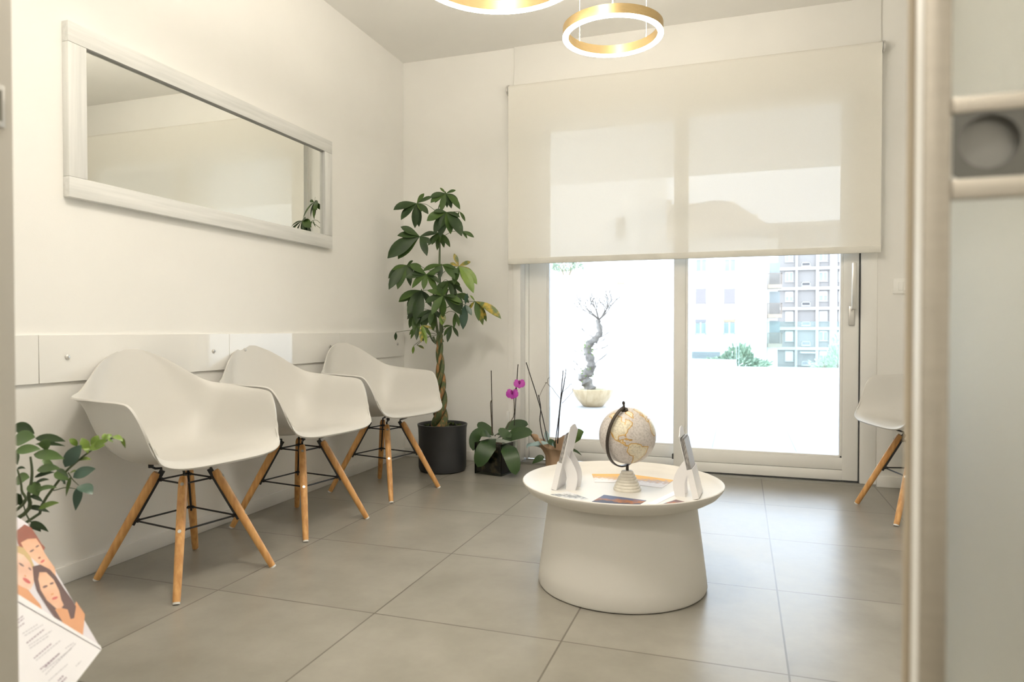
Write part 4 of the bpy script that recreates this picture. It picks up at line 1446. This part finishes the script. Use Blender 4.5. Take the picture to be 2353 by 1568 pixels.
m = MB()
sheet(m, [P0, P1, P2, P3], n_ph, 0.0022)
rel(m.build('photo_page', mat('photo_ground', (0.66, 0.63, 0.68), 0.3, var=0.04)), lf_)
n_tx = (P0 - P4).cross(P3 - P4).normalized()
if n_tx.dot(EYE - P4) < 0:
    n_tx.negate()
m = MB()
sheet(m, [P4, P0, P3, P5], n_tx, 0.0022)
pg = rel(m.build('text_page', mat('text_page', (0.74, 0.73, 0.76), 0.25, var=0.01)), lf_)
hair_r, hair_b, hair_d = mat('print_auburn', (0.22, 0.055, 0.03), .35), mat('print_blond', (0.50, 0.36, 0.17), .35), mat('print_dark_hair', (0.075, 0.028, 0.026), .35)
sk1, sk2, lip_, eye_ = mat('print_skin', (0.62, 0.33, 0.20), .35, scale=25, col2=(0.75, 0.45, 0.30)), mat('print_skin_pale', (0.66, 0.40, 0.29), .35, scale=25, col2=(0.78, 0.54, 0.42)), mat('print_lips', (0.52, 0.10, 0.09), .35), mat('print_eye', (0.12, 0.06, 0.06), .35)
sk3 = mat('print_shoulder', (0.60, 0.28, 0.13), .35)
whites = mat('print_white', (0.76, 0.75, 0.78), .3)
mats_p = [hair_r, hair_b, hair_d, sk1, sk2, lip_, eye_, sk3, whites]
m = MB()


def ink(pts, lvl, mi):
    q = [at_plane(*zl(x, y), P0, n_ph) + n_ph * (0.00012 * lvl) for x, y in pts]
    m.poly(q, mi)


def blob(x, y, a, b, rot, lvl, mi):
    c_, s_ = math.cos(math.radians(rot)), math.sin(math.radians(rot))
    ink([(x + a * math.cos(t) * c_ - b * math.sin(t) * s_, y + a * math.cos(t) * s_ + b * math.sin(t) * c_) for t in [2 * PI * k / 16 for k in range(16)]], lvl, mi)


ink([(70, 130), (150, 65), (215, 95), (265, 170), (310, 245), (348, 285), (335, 315), (345, 400), (120, 330), (85, 240)], 1, 0)
ink([(115, 240), (180, 205), (262, 200), (305, 262), (340, 335), (385, 405), (440, 480), (450, 560), (380, 500), (300, 455), (215, 385), (150, 310)], 2, 3)
blob(220, 318, 24, 9, -30, 3, 6); blob(272, 275, 20, 8, -30, 3, 6); blob(322, 418, 24, 11, -35, 3, 5); blob(292, 385, 14, 9, -30, 3, 0)
ink([(-60, 240), (75, 268), (140, 290), (205, 370), (245, 470), (245, 560), (180, 480), (100, 420), (-60, 420)], 4, 1)
ink([(-60, 330), (70, 330), (140, 360), (200, 430), (238, 520), (240, 620), (205, 695), (140, 670), (-60, 560)], 5, 4)
ink([(-60, 560), (90, 640), (185, 690), (240, 760), (300, 830), (322, 892), (240, 868), (150, 815), (-60, 690)], 4, 7)
blob(120, 452, 30, 10, 35, 6, 6); blob(200, 492, 20, 8, 45, 6, 6); blob(170, 605, 44, 17, 35, 6, 5); blob(155, 560, 12, 9, 35, 6, 7)
ink([(225, 470), (300, 450), (392, 498), (455, 570), (525, 680), (602, 788), (640, 850), (622, 962), (588, 972), (560, 880), (480, 860), (440, 880), (512, 1000), (440, 965), (350, 830), (268, 700), (238, 600)], 7, 2)
ink([(440, 880), (505, 850), (560, 835), (605, 955), (640, 800), (725, 925), (705, 1135), (600, 1082), (512, 1012)], 6, 7)
ink([(290, 525), (355, 525), (425, 595), (478, 700), (500, 790), (522, 838), (500, 868), (452, 872), (360, 792), (302, 692), (280, 592)], 8, 3)
blob(345, 662, 26, 11, -20, 9, 6); blob(408, 632, 22, 10, -20, 9, 6); blob(438, 772, 30, 12, -20, 9, 5); blob(412, 735, 16, 9, -20, 9, 7)
ink([(-60, 660), (75, 728), (500, 1000), (720, 1135), (870, 1225), (885, 1262), (-60, 720)], 10, 8)
rel(m.build('printed_portrait', mats_p), lf_)
m = MB()
tr = random.Random(2)


def tline(x0, y0, x1_, y1_, wd, mi):
    "a run of small print, broken into words"
    L_ = math.hypot(x1_ - x0, y1_ - y0)
    ux, uy = (x1_ - x0) / L_, (y1_ - y0) / L_
    s_ = 0
    while s_ < L_:
        e_ = min(L_, s_ + tr.uniform(14, 34))
        q = []
        for a, b in ((s_, -wd), (e_, -wd), (e_, wd), (s_, wd)):
            q.append(at_plane(*zl(x0 + ux * a - uy * b, y0 + uy * a + ux * b), P4, n_tx) + n_tx * 0.0003)
        m.poly(q, mi)
        s_ = e_ + 7


for x0, y0, x1_, y1_, wd, mi in [(80, 985, 135, 938, 5, 1), (75, 1020, 145, 960, 5, 1), (78, 1060, 150, 1005, 5, 1), (130, 1110, 275, 1020, 4, 0), (150, 1130, 330, 1020, 4, 0), (170, 1200, 340, 1065, 6, 1), (190, 1225, 410, 1080, 4, 0), (200, 1250, 380, 1130, 4, 0), (240, 1345, 405, 1205, 6, 1), (260, 1365, 490, 1175, 4, 0), (300, 1450, 490, 1290, 6, 1), (345, 1430, 480, 1300, 6, 1), (320, 1475, 600, 1250, 4, 0), (350, 1500, 640, 1200, 4, 0),
                              (380, 1560, 560, 1400, 4, 0), (540, 1250, 620, 1195, 4, 0), (640, 1420, 690, 1370, 4, 0), (470, 1560, 520, 1510, 8, 1), (500, 1575, 550, 1525, 8, 1)]:
    tline(x0, y0, x1_, y1_, wd, mi)
rel(m.build('small_print', [mat('print_grey', (0.42, 0.41, 0.45), .4), mat('print_plum', (0.30, 0.24, 0.30), .4)]), lf_)

# ------------------------------------------------------------------ the terrace outside
TF = -0.02
w = MB()
w.box((-2.35, YB + 0.17, TF - 0.2), (9.6, 11.6, TF))
w.box((-2.35, 11.6, TF - 0.2), (-0.05, 14.7, TF))
struct(w.build('terrace_floor', M['terrace']))
ow = mat('outside_plaster', (0.84, 0.84, 0.82), 0.8, var=0.015, scale=2)
struct(MB().box((-2.35, YB + 0.3, TF), (-2.12, 14.7, 0.285)).build('terrace_wall', ow))
w = MB()
w.box((9.6, YB + 0.3, TF - 0.2), (9.8, 45, 6.5))
struct(w.build('unseen_reflected_wall', ow))  # out of view, added so the gloss panels reflect it instead of sky
w = MB()
w.box((-2.12, 14.45, TF), (-0.06, 14.65, 0.285), bev=0.004)
w.box((-0.26, 11.85, TF), (-0.06, 14.45, 0.285), bev=0.004)
w.box((-0.26, 11.65, TF), (9.6, 11.85, 0.285), bev=0.004)
w.box((-0.06, 11.55, TF), (9.6, 11.65, 0.06), bev=0.003)
struct(w.build('parapet', ow))
struct(MB().box((-6, YB + 0.3, 2.66), (9.6, 8.15, 2.86)).build('balcony_slab', ow))
struct(MB().box((XL - 0.3, YB + 0.3, 2.35), (9.6, YB + 0.35, 2.66)).build('facade', ow))
RG = 'glass panels of the terrace railing'
for nm, lo, hi in (('clear glass railing panel on the low wall to the right of the shrub', (-0.02, 11.74, 0.285), (3.2, 11.752, 1.02)),
                   ('clear glass railing panel on the far low wall behind the left pane', (-2.1, 14.54, 0.285), (-0.10, 14.552, 1.02)),
                   ('clear glass railing panel seen edge on in front of the shrub', (-0.055, 11.76, 0.285), (-0.043, 14.53, 1.02))):
    t = thing('glass_railing', nm, 'railing', ((lo[0] + hi[0]) / 2, (lo[1] + hi[1]) / 2, 0.285), 0, RG)
    rel(MB().box(lo, hi).build('glass_panel', M['rail_glass']), t)
    # polished edge strip on the panel's near end
    ex0 = lo[0]
    rel(MB().box((ex0 - 0.004, lo[1] - 0.006, lo[2]), (ex0 + 0.006, lo[1] + 0.004, hi[2]), bev=0.001).build('edge_strip', mat('edge_green', (0.30, 0.45, 0.44), 0.3)), t)

# bowl with a bare tree
BW = at_z(1362.5, 934, TF)
bt = thing('bare_tree', 'small gnarled bare tree growing in a glazed bowl on the terrace', 'tree', BW)
MB().lathe([(0, 0.0), (0.105, 0.0), (0.125, 0.01), (0.180, 0.07), (0.222, 0.13), (0.244, 0.185), (0.250, 0.208), (0.244, 0.217), (0.234, 0.208), (0.2, 0.188), (0, 0.188)], 48).build('bowl', mat('glazed_bowl', (0.50, 0.36, 0.20), 0.35, scale=6, stretch=(3, 3, .6), col2=(0.63, 0.49, 0.31), coat=.2), bt)
MB().lathe([(0, 0.205), (0.12, 0.2), (0.2, 0.196)], 24).build('soil', mat('bowl_soil', (0.2, 0.19, 0.10), .9, var=.4, scale=30), bt)
z7 = lambda x, y: (1230 + x / 2.904, 580 + y / 2.904)


def bp_(x, y, dy=0):
    return at(*z7(x, y), BW.y + dy) - BW


m = MB()
tk = catmull([bp_(368, 925), bp_(345, 870), bp_(322, 830), bp_(368, 785), bp_(372, 730), bp_(350, 660), bp_(365, 610), bp_(405, 575), bp_(432, 530), bp_(420, 470), bp_(425, 450)], 40)
m.tube(tk, [(0.068 - 0.042 * i / 40) * (1 + 0.22 * math.sin(i * 1.9)) for i in range(41)], 10)
m.build('trunk', mat('pale_bark', (0.13, 0.115, 0.10), .85, scale=18, col2=(0.27, 0.245, 0.22), bump=.8, bscale=30), bt)
m = MB()
br = random.Random(11)


def branch(p, d, L_, r, dep):
    pts = [p]
    for k in range(4):
        d = (d + V((br.uniform(-.35, .35), br.uniform(-.35, .35), br.uniform(-.1, .3)))).normalized()
        pts.append(pts[-1] + d * L_ / 4)
    m.tube(pts, [max(.0032, r * 1.7 * (1 - .2 * k)) for k in range(5)], 5)
    if dep:
        for q in (2, 3, 4):
            branch(pts[q], (d + V((br.uniform(-.9, .9), br.uniform(-.9, .9), br.uniform(-.2, .6)))).normalized(), L_ * .6, r * .55, dep - 1)


for a in range(7):
    branch(tk[-1], V((math.cos(a * .95), math.sin(a * .95), .7)).normalized(), .24, .006, 2)
for k in (6, 10, 14, 18, 20, 22, 25, 28):
    branch(tk[k], V((br.choice((-1, 1)), br.uniform(-.5, .5), .3)).normalized(), .22, .004, 1)
m.build('twigs', mat('pale_twig', (0.13, 0.11, 0.095), .85), bt)
m = MB()
for k in range(90):
    p = tk[br.choice((3, 10, 11, 12, 20, 21, 22, 23))] + V((br.uniform(-.06, .06), br.uniform(-.06, .06), br.uniform(-.05, .05)))
    d = V((br.uniform(-1, 1), br.uniform(-1, 1), br.uniform(-.5, 1))).normalized() * .035
    m.leaf(p, p + d * .5, p + d, .014, (0, -1, .5), n=3)
m.build('leaves', M['leaf_bright'], bt)


def shrub(name, label, c, rx, ry, rz, n_, seed, cols, trunk_z, ls=0.13, cat='shrub'):
    t = thing(name, label, cat, (c[0], c[1], trunk_z))
    r_ = random.Random(seed)
    m = MB()
    o = V((0, 0, c[2] - trunk_z))
    for k in range(n_):
        d = V((r_.gauss(0, 1), r_.gauss(0, 1), r_.gauss(0, 1))).normalized()
        q = r_.uniform(.55, 1) * (1 + .18 * math.sin(d.x * 5 + seed) + .15 * math.sin(d.z * 7))
        p = o + V((d.x * rx * q, d.y * ry * q, d.z * rz * q))
        e = (d + V((r_.uniform(-.7, .7), r_.uniform(-.7, .7), r_.uniform(-.2, .9)))).normalized() * ls * r_.uniform(.7, 1.2)
        m.leaf(p, p + e * .5 + V((0, 0, ls * .1)), p + e, ls * .38, V((r_.uniform(-.5, .5), -1, r_.uniform(.2, 1))), n=3, mi=r_.choice((0, 0, 1)))
    m.build('foliage', cols, t, sharp=0)
    s = MB()
    for k in range(7):
        a = k * .9
        s.tube(catmull([(.1 * math.cos(a), .1 * math.sin(a), 0), (.3 * rx * math.cos(a), .3 * ry * math.sin(a), (c[2] - trunk_z) * .6), (.7 * rx * math.cos(a), .6 * ry * math.sin(a), c[2] - trunk_z + rz * .35)], 6), .02, 6)
    s.build('stems', M['bark_grey'], t)
    return t


sgreen = [mat('shrub_green', (0.15, 0.21, 0.14), .5, scale=4, col2=(0.22, 0.28, 0.19)), mat('shrub_pale', (0.30, 0.35, 0.25), .5)]
ogreen = [mat('olive_green', (0.26, 0.33, 0.22), .5, scale=4, col2=(0.33, 0.40, 0.28)), mat('olive_pale', (0.38, 0.44, 0.33), .5)]
GROUND = -8.0
s_c = at(1692, 832, 17.5)
shrub('shrub', 'broad green shrub rising behind the low terrace wall', (s_c.x + .02, 17.5, s_c.z - .17), .72, .6, .46, 3200, 1, sgreen, -2.5, .12)
s_c = at(1918, 822, 24)
shrub('olive_tree', 'pale grey green tree beside the entrance of the grey building', (s_c.x + .3, 24, s_c.z - .5), 1.05, .9, 1.05, 2400, 2, ogreen, -3.5, .13, 'tree')
s_c = at(1302, 611, 25.3)
shrub('roof_plants', 'sparse pale foliage spilling over the edge of a white roof terrace at the top left', (s_c.x, 25.3, s_c.z + .05), .75, .5, .22, 420, 3, sgreen, 2.9, .14, 'plant')
struct(MB().box((-60, 15, GROUND - .3), (80, 130, GROUND)).build('street_ground', mat('street', (0.45, 0.45, 0.44), .9)))

# ------------------------------------------------------------------ houses
house_w = mat('house_white', (0.86, 0.85, 0.82), .8, var=.01, scale=.3)
house_c = mat('house_cream', (0.83, 0.82, 0.79), .8, var=.01, scale=.3)
house_g = mat('house_grey', (0.240, 0.222, 0.209), .8, var=.03, scale=.5)
house_l = mat('house_light_grid', (0.40, 0.385, 0.37), .8, var=.02, scale=.5)
roof_m = mat('roof_tiles', (0.48, 0.39, 0.31), .8, var=.1, scale=2)
shut_o = mat('shutter_orange', (0.30, 0.245, 0.17), .6)
shut_p = mat('shutter_pink', (0.235, 0.212, 0.212), .6, scale=2, stretch=(1, 1, 12))
shut_g = mat('shutter_grey', (0.20, 0.20, 0.21), .6)
wpane = mat('far_pane', (0.24, 0.265, 0.265), .25, var=.1, scale=1)
wdark = mat('dark_opening', (0.085, 0.08, 0.08), .5)
wframe = mat('far_frame', (0.46, 0.45, 0.44), .5)
brail = mat('balcony_rail', (0.22, 0.18, 0.15), .5)


def slabx(px0, py0, px1, py1, y, d0, d1, mi=0, mb=None):
    a, b = at(px0, py1, y), at(px1, py0, y)
    mb.box((a.x, y + d0, a.z), (b.x, y + d1, b.z), mi)


def rwin(t, px0, py0, px1, py1, y, shutter=0.2, sm=None, two=True, pane=None):
    a, b = at(px0, py1, y), at(px1, py0, y)
    o = V(t.location)
    m = MB()
    f = (b.x - a.x) * .07
    for q in ((a.x, a.z, a.x + f, b.z), (b.x - f, a.z, b.x, b.z), (a.x, a.z, b.x, a.z + f), (a.x, b.z - f, b.x, b.z)):
        m.box((q[0], y - .06, q[1]), (q[2], y + .02, q[3]))
    if two:
        xm = (a.x + b.x) / 2
        m.box((xm - f, y - .05, a.z), (xm + f, y + .02, b.z))
    m.box((a.x - f, y - .16, a.z - f), (b.x + f, y + .02, a.z))
    w_ = rel(m.build('window', wframe), t)
    m = MB()
    m.box((a.x + f, y - .03, a.z + f), (b.x - f, y + .01, b.z - f))
    p_ = m.build('pane', pane or wpane, w_)
    if shutter > 0:
        m = MB()
        z0 = b.z - (b.z - a.z) * shutter
        m.box((a.x + f * .4, y - .09, z0), (b.x - f * .4, y - .03, b.z - f * .2))
        s_ = m.build('shutter', sm or wframe, w_)
    return w_


# white block at the left
Y1 = 38.0
e1 = at(1471, 600, Y1)
hA_ = thing('apartment_block', 'plain white apartment block behind the potted bare tree', 'building', (e1.x - 8, Y1, GROUND))
m = MB()
m.box((e1.x - 16, Y1, GROUND), (e1.x, Y1 + 14, 16))
rel(m.build('walls', house_w), hA_)
ax_ = at(1354, 620, 24.5)
rel(MB().box((ax_.x - 12, 24.5, GROUND), (ax_.x, Y1, 2.9)).build('annex', house_w), hA_)
m = MB()
m.box((e1.x - 16.4, Y1 - .4, 16), (e1.x + .4, Y1 + 14.4, 16.5))
rel(m.build('roof', roof_m), hA_)
rwin(hA_, 1418, 607, 1436, 655, Y1, .97, shut_o, False)
rwin(hA_, 1417, 716, 1436, 746, Y1, .6, shut_g, False)
rwin(hA_, 1416, 500, 1437, 546, Y1, .3, shut_g, False)

# house with the hipped roof
Y2 = 66.0
l2, r2 = at(1420, 600, Y2), at(1763, 600, Y2)
eav = at(1600, 538, Y2).z
hB_ = thing('apartment_block', 'cream apartment house with shuttered windows and a hipped roof', 'building', ((l2.x + r2.x) / 2, Y2, GROUND))
m = MB()
m.box((l2.x, Y2, GROUND), (r2.x, Y2 + 14, eav))
rel(m.build('walls', house_c), hB_)
m = MB()
m.box((l2.x - .5, Y2 - .5, eav - .25), (r2.x + .5, Y2 + 14.5, eav + .15))
rel(m.build('cornice', house_l), hB_)
rg = at(1600, 467, Y2 + 5).z
ra, rb_ = at(1530, 470, Y2 + 5).x, at(1690, 467, Y2 + 5).x
E_ = [V((l2.x - .5, Y2 - .5, eav + .15)), V((r2.x + .5, Y2 - .5, eav + .15)), V((r2.x + .5, Y2 + 14.5, eav + .15)), V((l2.x - .5, Y2 + 14.5, eav + .15))]
zr_ = at(1690, 500, Y2).z
m = MB()
ri = [V((ra, Y2 + 5, rg)), V((rb_ - .3, Y2 + 5, rg)), V((rb_ - .3, Y2 + 9, rg)), V((ra, Y2 + 9, rg))]
m.add(E_ + ri, [[0, 1, 5, 4], [1, 2, 6, 5], [2, 3, 7, 6], [3, 0, 4, 7], [4, 5, 6, 7], [3, 2, 1, 0]], 0, False)
rel(m.build('roof', roof_m), hB_)
for px, py, wx in ((1534, 461, .4), (1640, 463, .9), (1731, 494, .4)):
    p = at(px, py, Y2 + 5)
    rel(MB().box((p.x - wx, Y2 + 4.6, p.z - 2.2), (p.x + wx, Y2 + 5.4, p.z)).build('chimney', house_l), hB_)
for x0, x1_ in ((1598, 1624), (1663, 1691)):
    rwin(hB_, x0 + 1, 593, x1_, 625, Y2, .14, house_l)
    rwin(hB_, x0, 663, x1_ - 1, 699, Y2, .98, shut_p)
    rwin(hB_, x0 - 1, 734, x1_ - 1, 768, Y2, .2, shut_g if x0 < 1650 else shut_o)
for y0, y1_ in ((600, 632), (667, 699), (737, 768), (800, 822)):
    rwin(hB_, 1466, y0, 1478, y1_, Y2, .35, house_l, False, wdark if y0 == 667 else None)
m = MB()
a = at(1494, 600, Y2)
m.tube([(a.x, Y2 - .1, GROUND), (a.x, Y2 - .1, eav)], .07, 8)
rel(m.build('drainpipe', shut_g), hB_)
rel(MB().box((at(1592, 800, Y2).x, Y2 - 1.2, at(1, 803, Y2).z), (at(1655, 800, Y2).x, Y2, at(1, 793, Y2).z)).build('canopy', shut_g), hB_)

# recessed wing with balconies
Y3 = 68.0
l3, r3 = at(1764, 600, Y3), at(1797, 600, Y3)
hC_ = thing('apartment_block', 'narrow house wing with stacked railed balconies between cream and grey blocks', 'building', ((l3.x + r3.x) / 2, Y3, GROUND))
m = MB()
m.box((l3.x, Y3, GROUND), (r3.x - .35, Y3 + 12, eav - .4))
rel(m.build('walls', house_c), hC_)
for sy, top in ((654, 628), (722, 697), (790, 765)):
    a, b = at(1764, sy, Y3 - 1.2), at(1797, sy, Y3 - 1.2)
    t3 = MB()
    t3.box((a.x, Y3 - 1.2, a.z - .35), (b.x, Y3, a.z))
    s3 = rel(t3.build('balcony', mat('balcony_edge', (0.33, 0.275, 0.22), .7)), hC_)
    m = MB()
    zt = at(1764, top, Y3 - 1.2).z
    n_ = 12
    for k in range(n_ + 1):
        x = a.x + (b.x - a.x) * k / n_
        m.box((x - .025, Y3 - 1.18, a.z), (x + .025, Y3 - 1.13, zt))
    for k in range(6):
        y = Y3 - 1.18 + 1.15 * k / 6
        m.box((b.x - .05, y, a.z), (b.x, y + .04, zt))
    m.box((a.x, Y3 - 1.2, zt - .06), (b.x, Y3 - 1.12, zt))
    m.box((b.x - .07, Y3 - 1.2, zt - .06), (b.x, Y3, zt))
    o_ = m.build('railing', brail, s3)
    d0 = at(1768, sy, Y3)
    rel(MB().box((d0.x, Y3 - .05, a.z), (d0.x + .9, Y3 + .01, a.z + 2.1)).build('balcony_door', wpane), hC_)

# grey block with a pale grid
Y4 = 100.0
l4, r4 = at(1796, 600, Y4), at(2010, 600, Y4)
top4 = at(1880, 518, Y4).z
hD_ = thing('apartment_block', 'tall grey apartment block with a pale concrete grid, at the right', 'building', ((l4.x + r4.x) / 2, Y4, GROUND))
m = MB()
m.box((l4.x - 2, Y4, GROUND - 6), (r4.x, Y4 + 14, top4))
rel(m.build('walls', house_g), hD_)
m = MB()
m.box((l4.x - 2.3, Y4 - .6, top4), (r4.x + .3, Y4 + 14, top4 + .5))
rel(m.build('roof', house_l), hD_)
z8 = lambda x, y: (1560 + x / 4.6125, 560 + y / 4.6125)
m = MB()
for x0, x1_ in ((1226, 1252), (1443, 1476), (1590, 1670)):
    a, b = at(*z8(x0, 1400), Y4), at(*z8(x1_, 1400), Y4)
    m.box((a.x, Y4 - .25, GROUND - 6), (b.x, Y4 + .05, top4))
for k in range(-2, 6):
    y0 = 255 + 210 * k
    a, b = at(*z8(1080, y0 + 32), Y4), at(*z8(1080, y0), Y4)
    m.box((l4.x - 2, Y4 - .3, a.z), (r4.x, Y4 + .05, b.z))
rel(m.build('concrete_grid', house_l), hD_)
for k in range(-2, 5):
    y0 = 300 + 210 * k
    rwin(hD_, *z8(1125, y0), *z8(1212, y0 + 105), Y4, (.1, .15, .1, .55, .98, .98, .98)[k + 2])
    rwin(hD_, *z8(1485, y0 - 4), *z8(1575, y0 + 100), Y4, (.1, .1, .12, .45, .98, .15, .5)[k + 2])
    rwin(hD_, *z8(1300, y0 + 108), *z8(1394, y0 + 150), Y4, 0, None, False, wdark if k in (0, 1, -1) else shut_g)
    rwin(hD_, *z8(1690, y0 - 4), *z8(1780, y0 + 100), Y4, .3)
rel(MB().box((at(*z8(1280, 1150), Y4).x, Y4 - 2, at(*z8(1280, 1158), Y4).z), (at(*z8(1432, 1150), Y4).x, Y4, at(*z8(1280, 1145), Y4).z)).build('entrance_canopy', house_l), hD_)
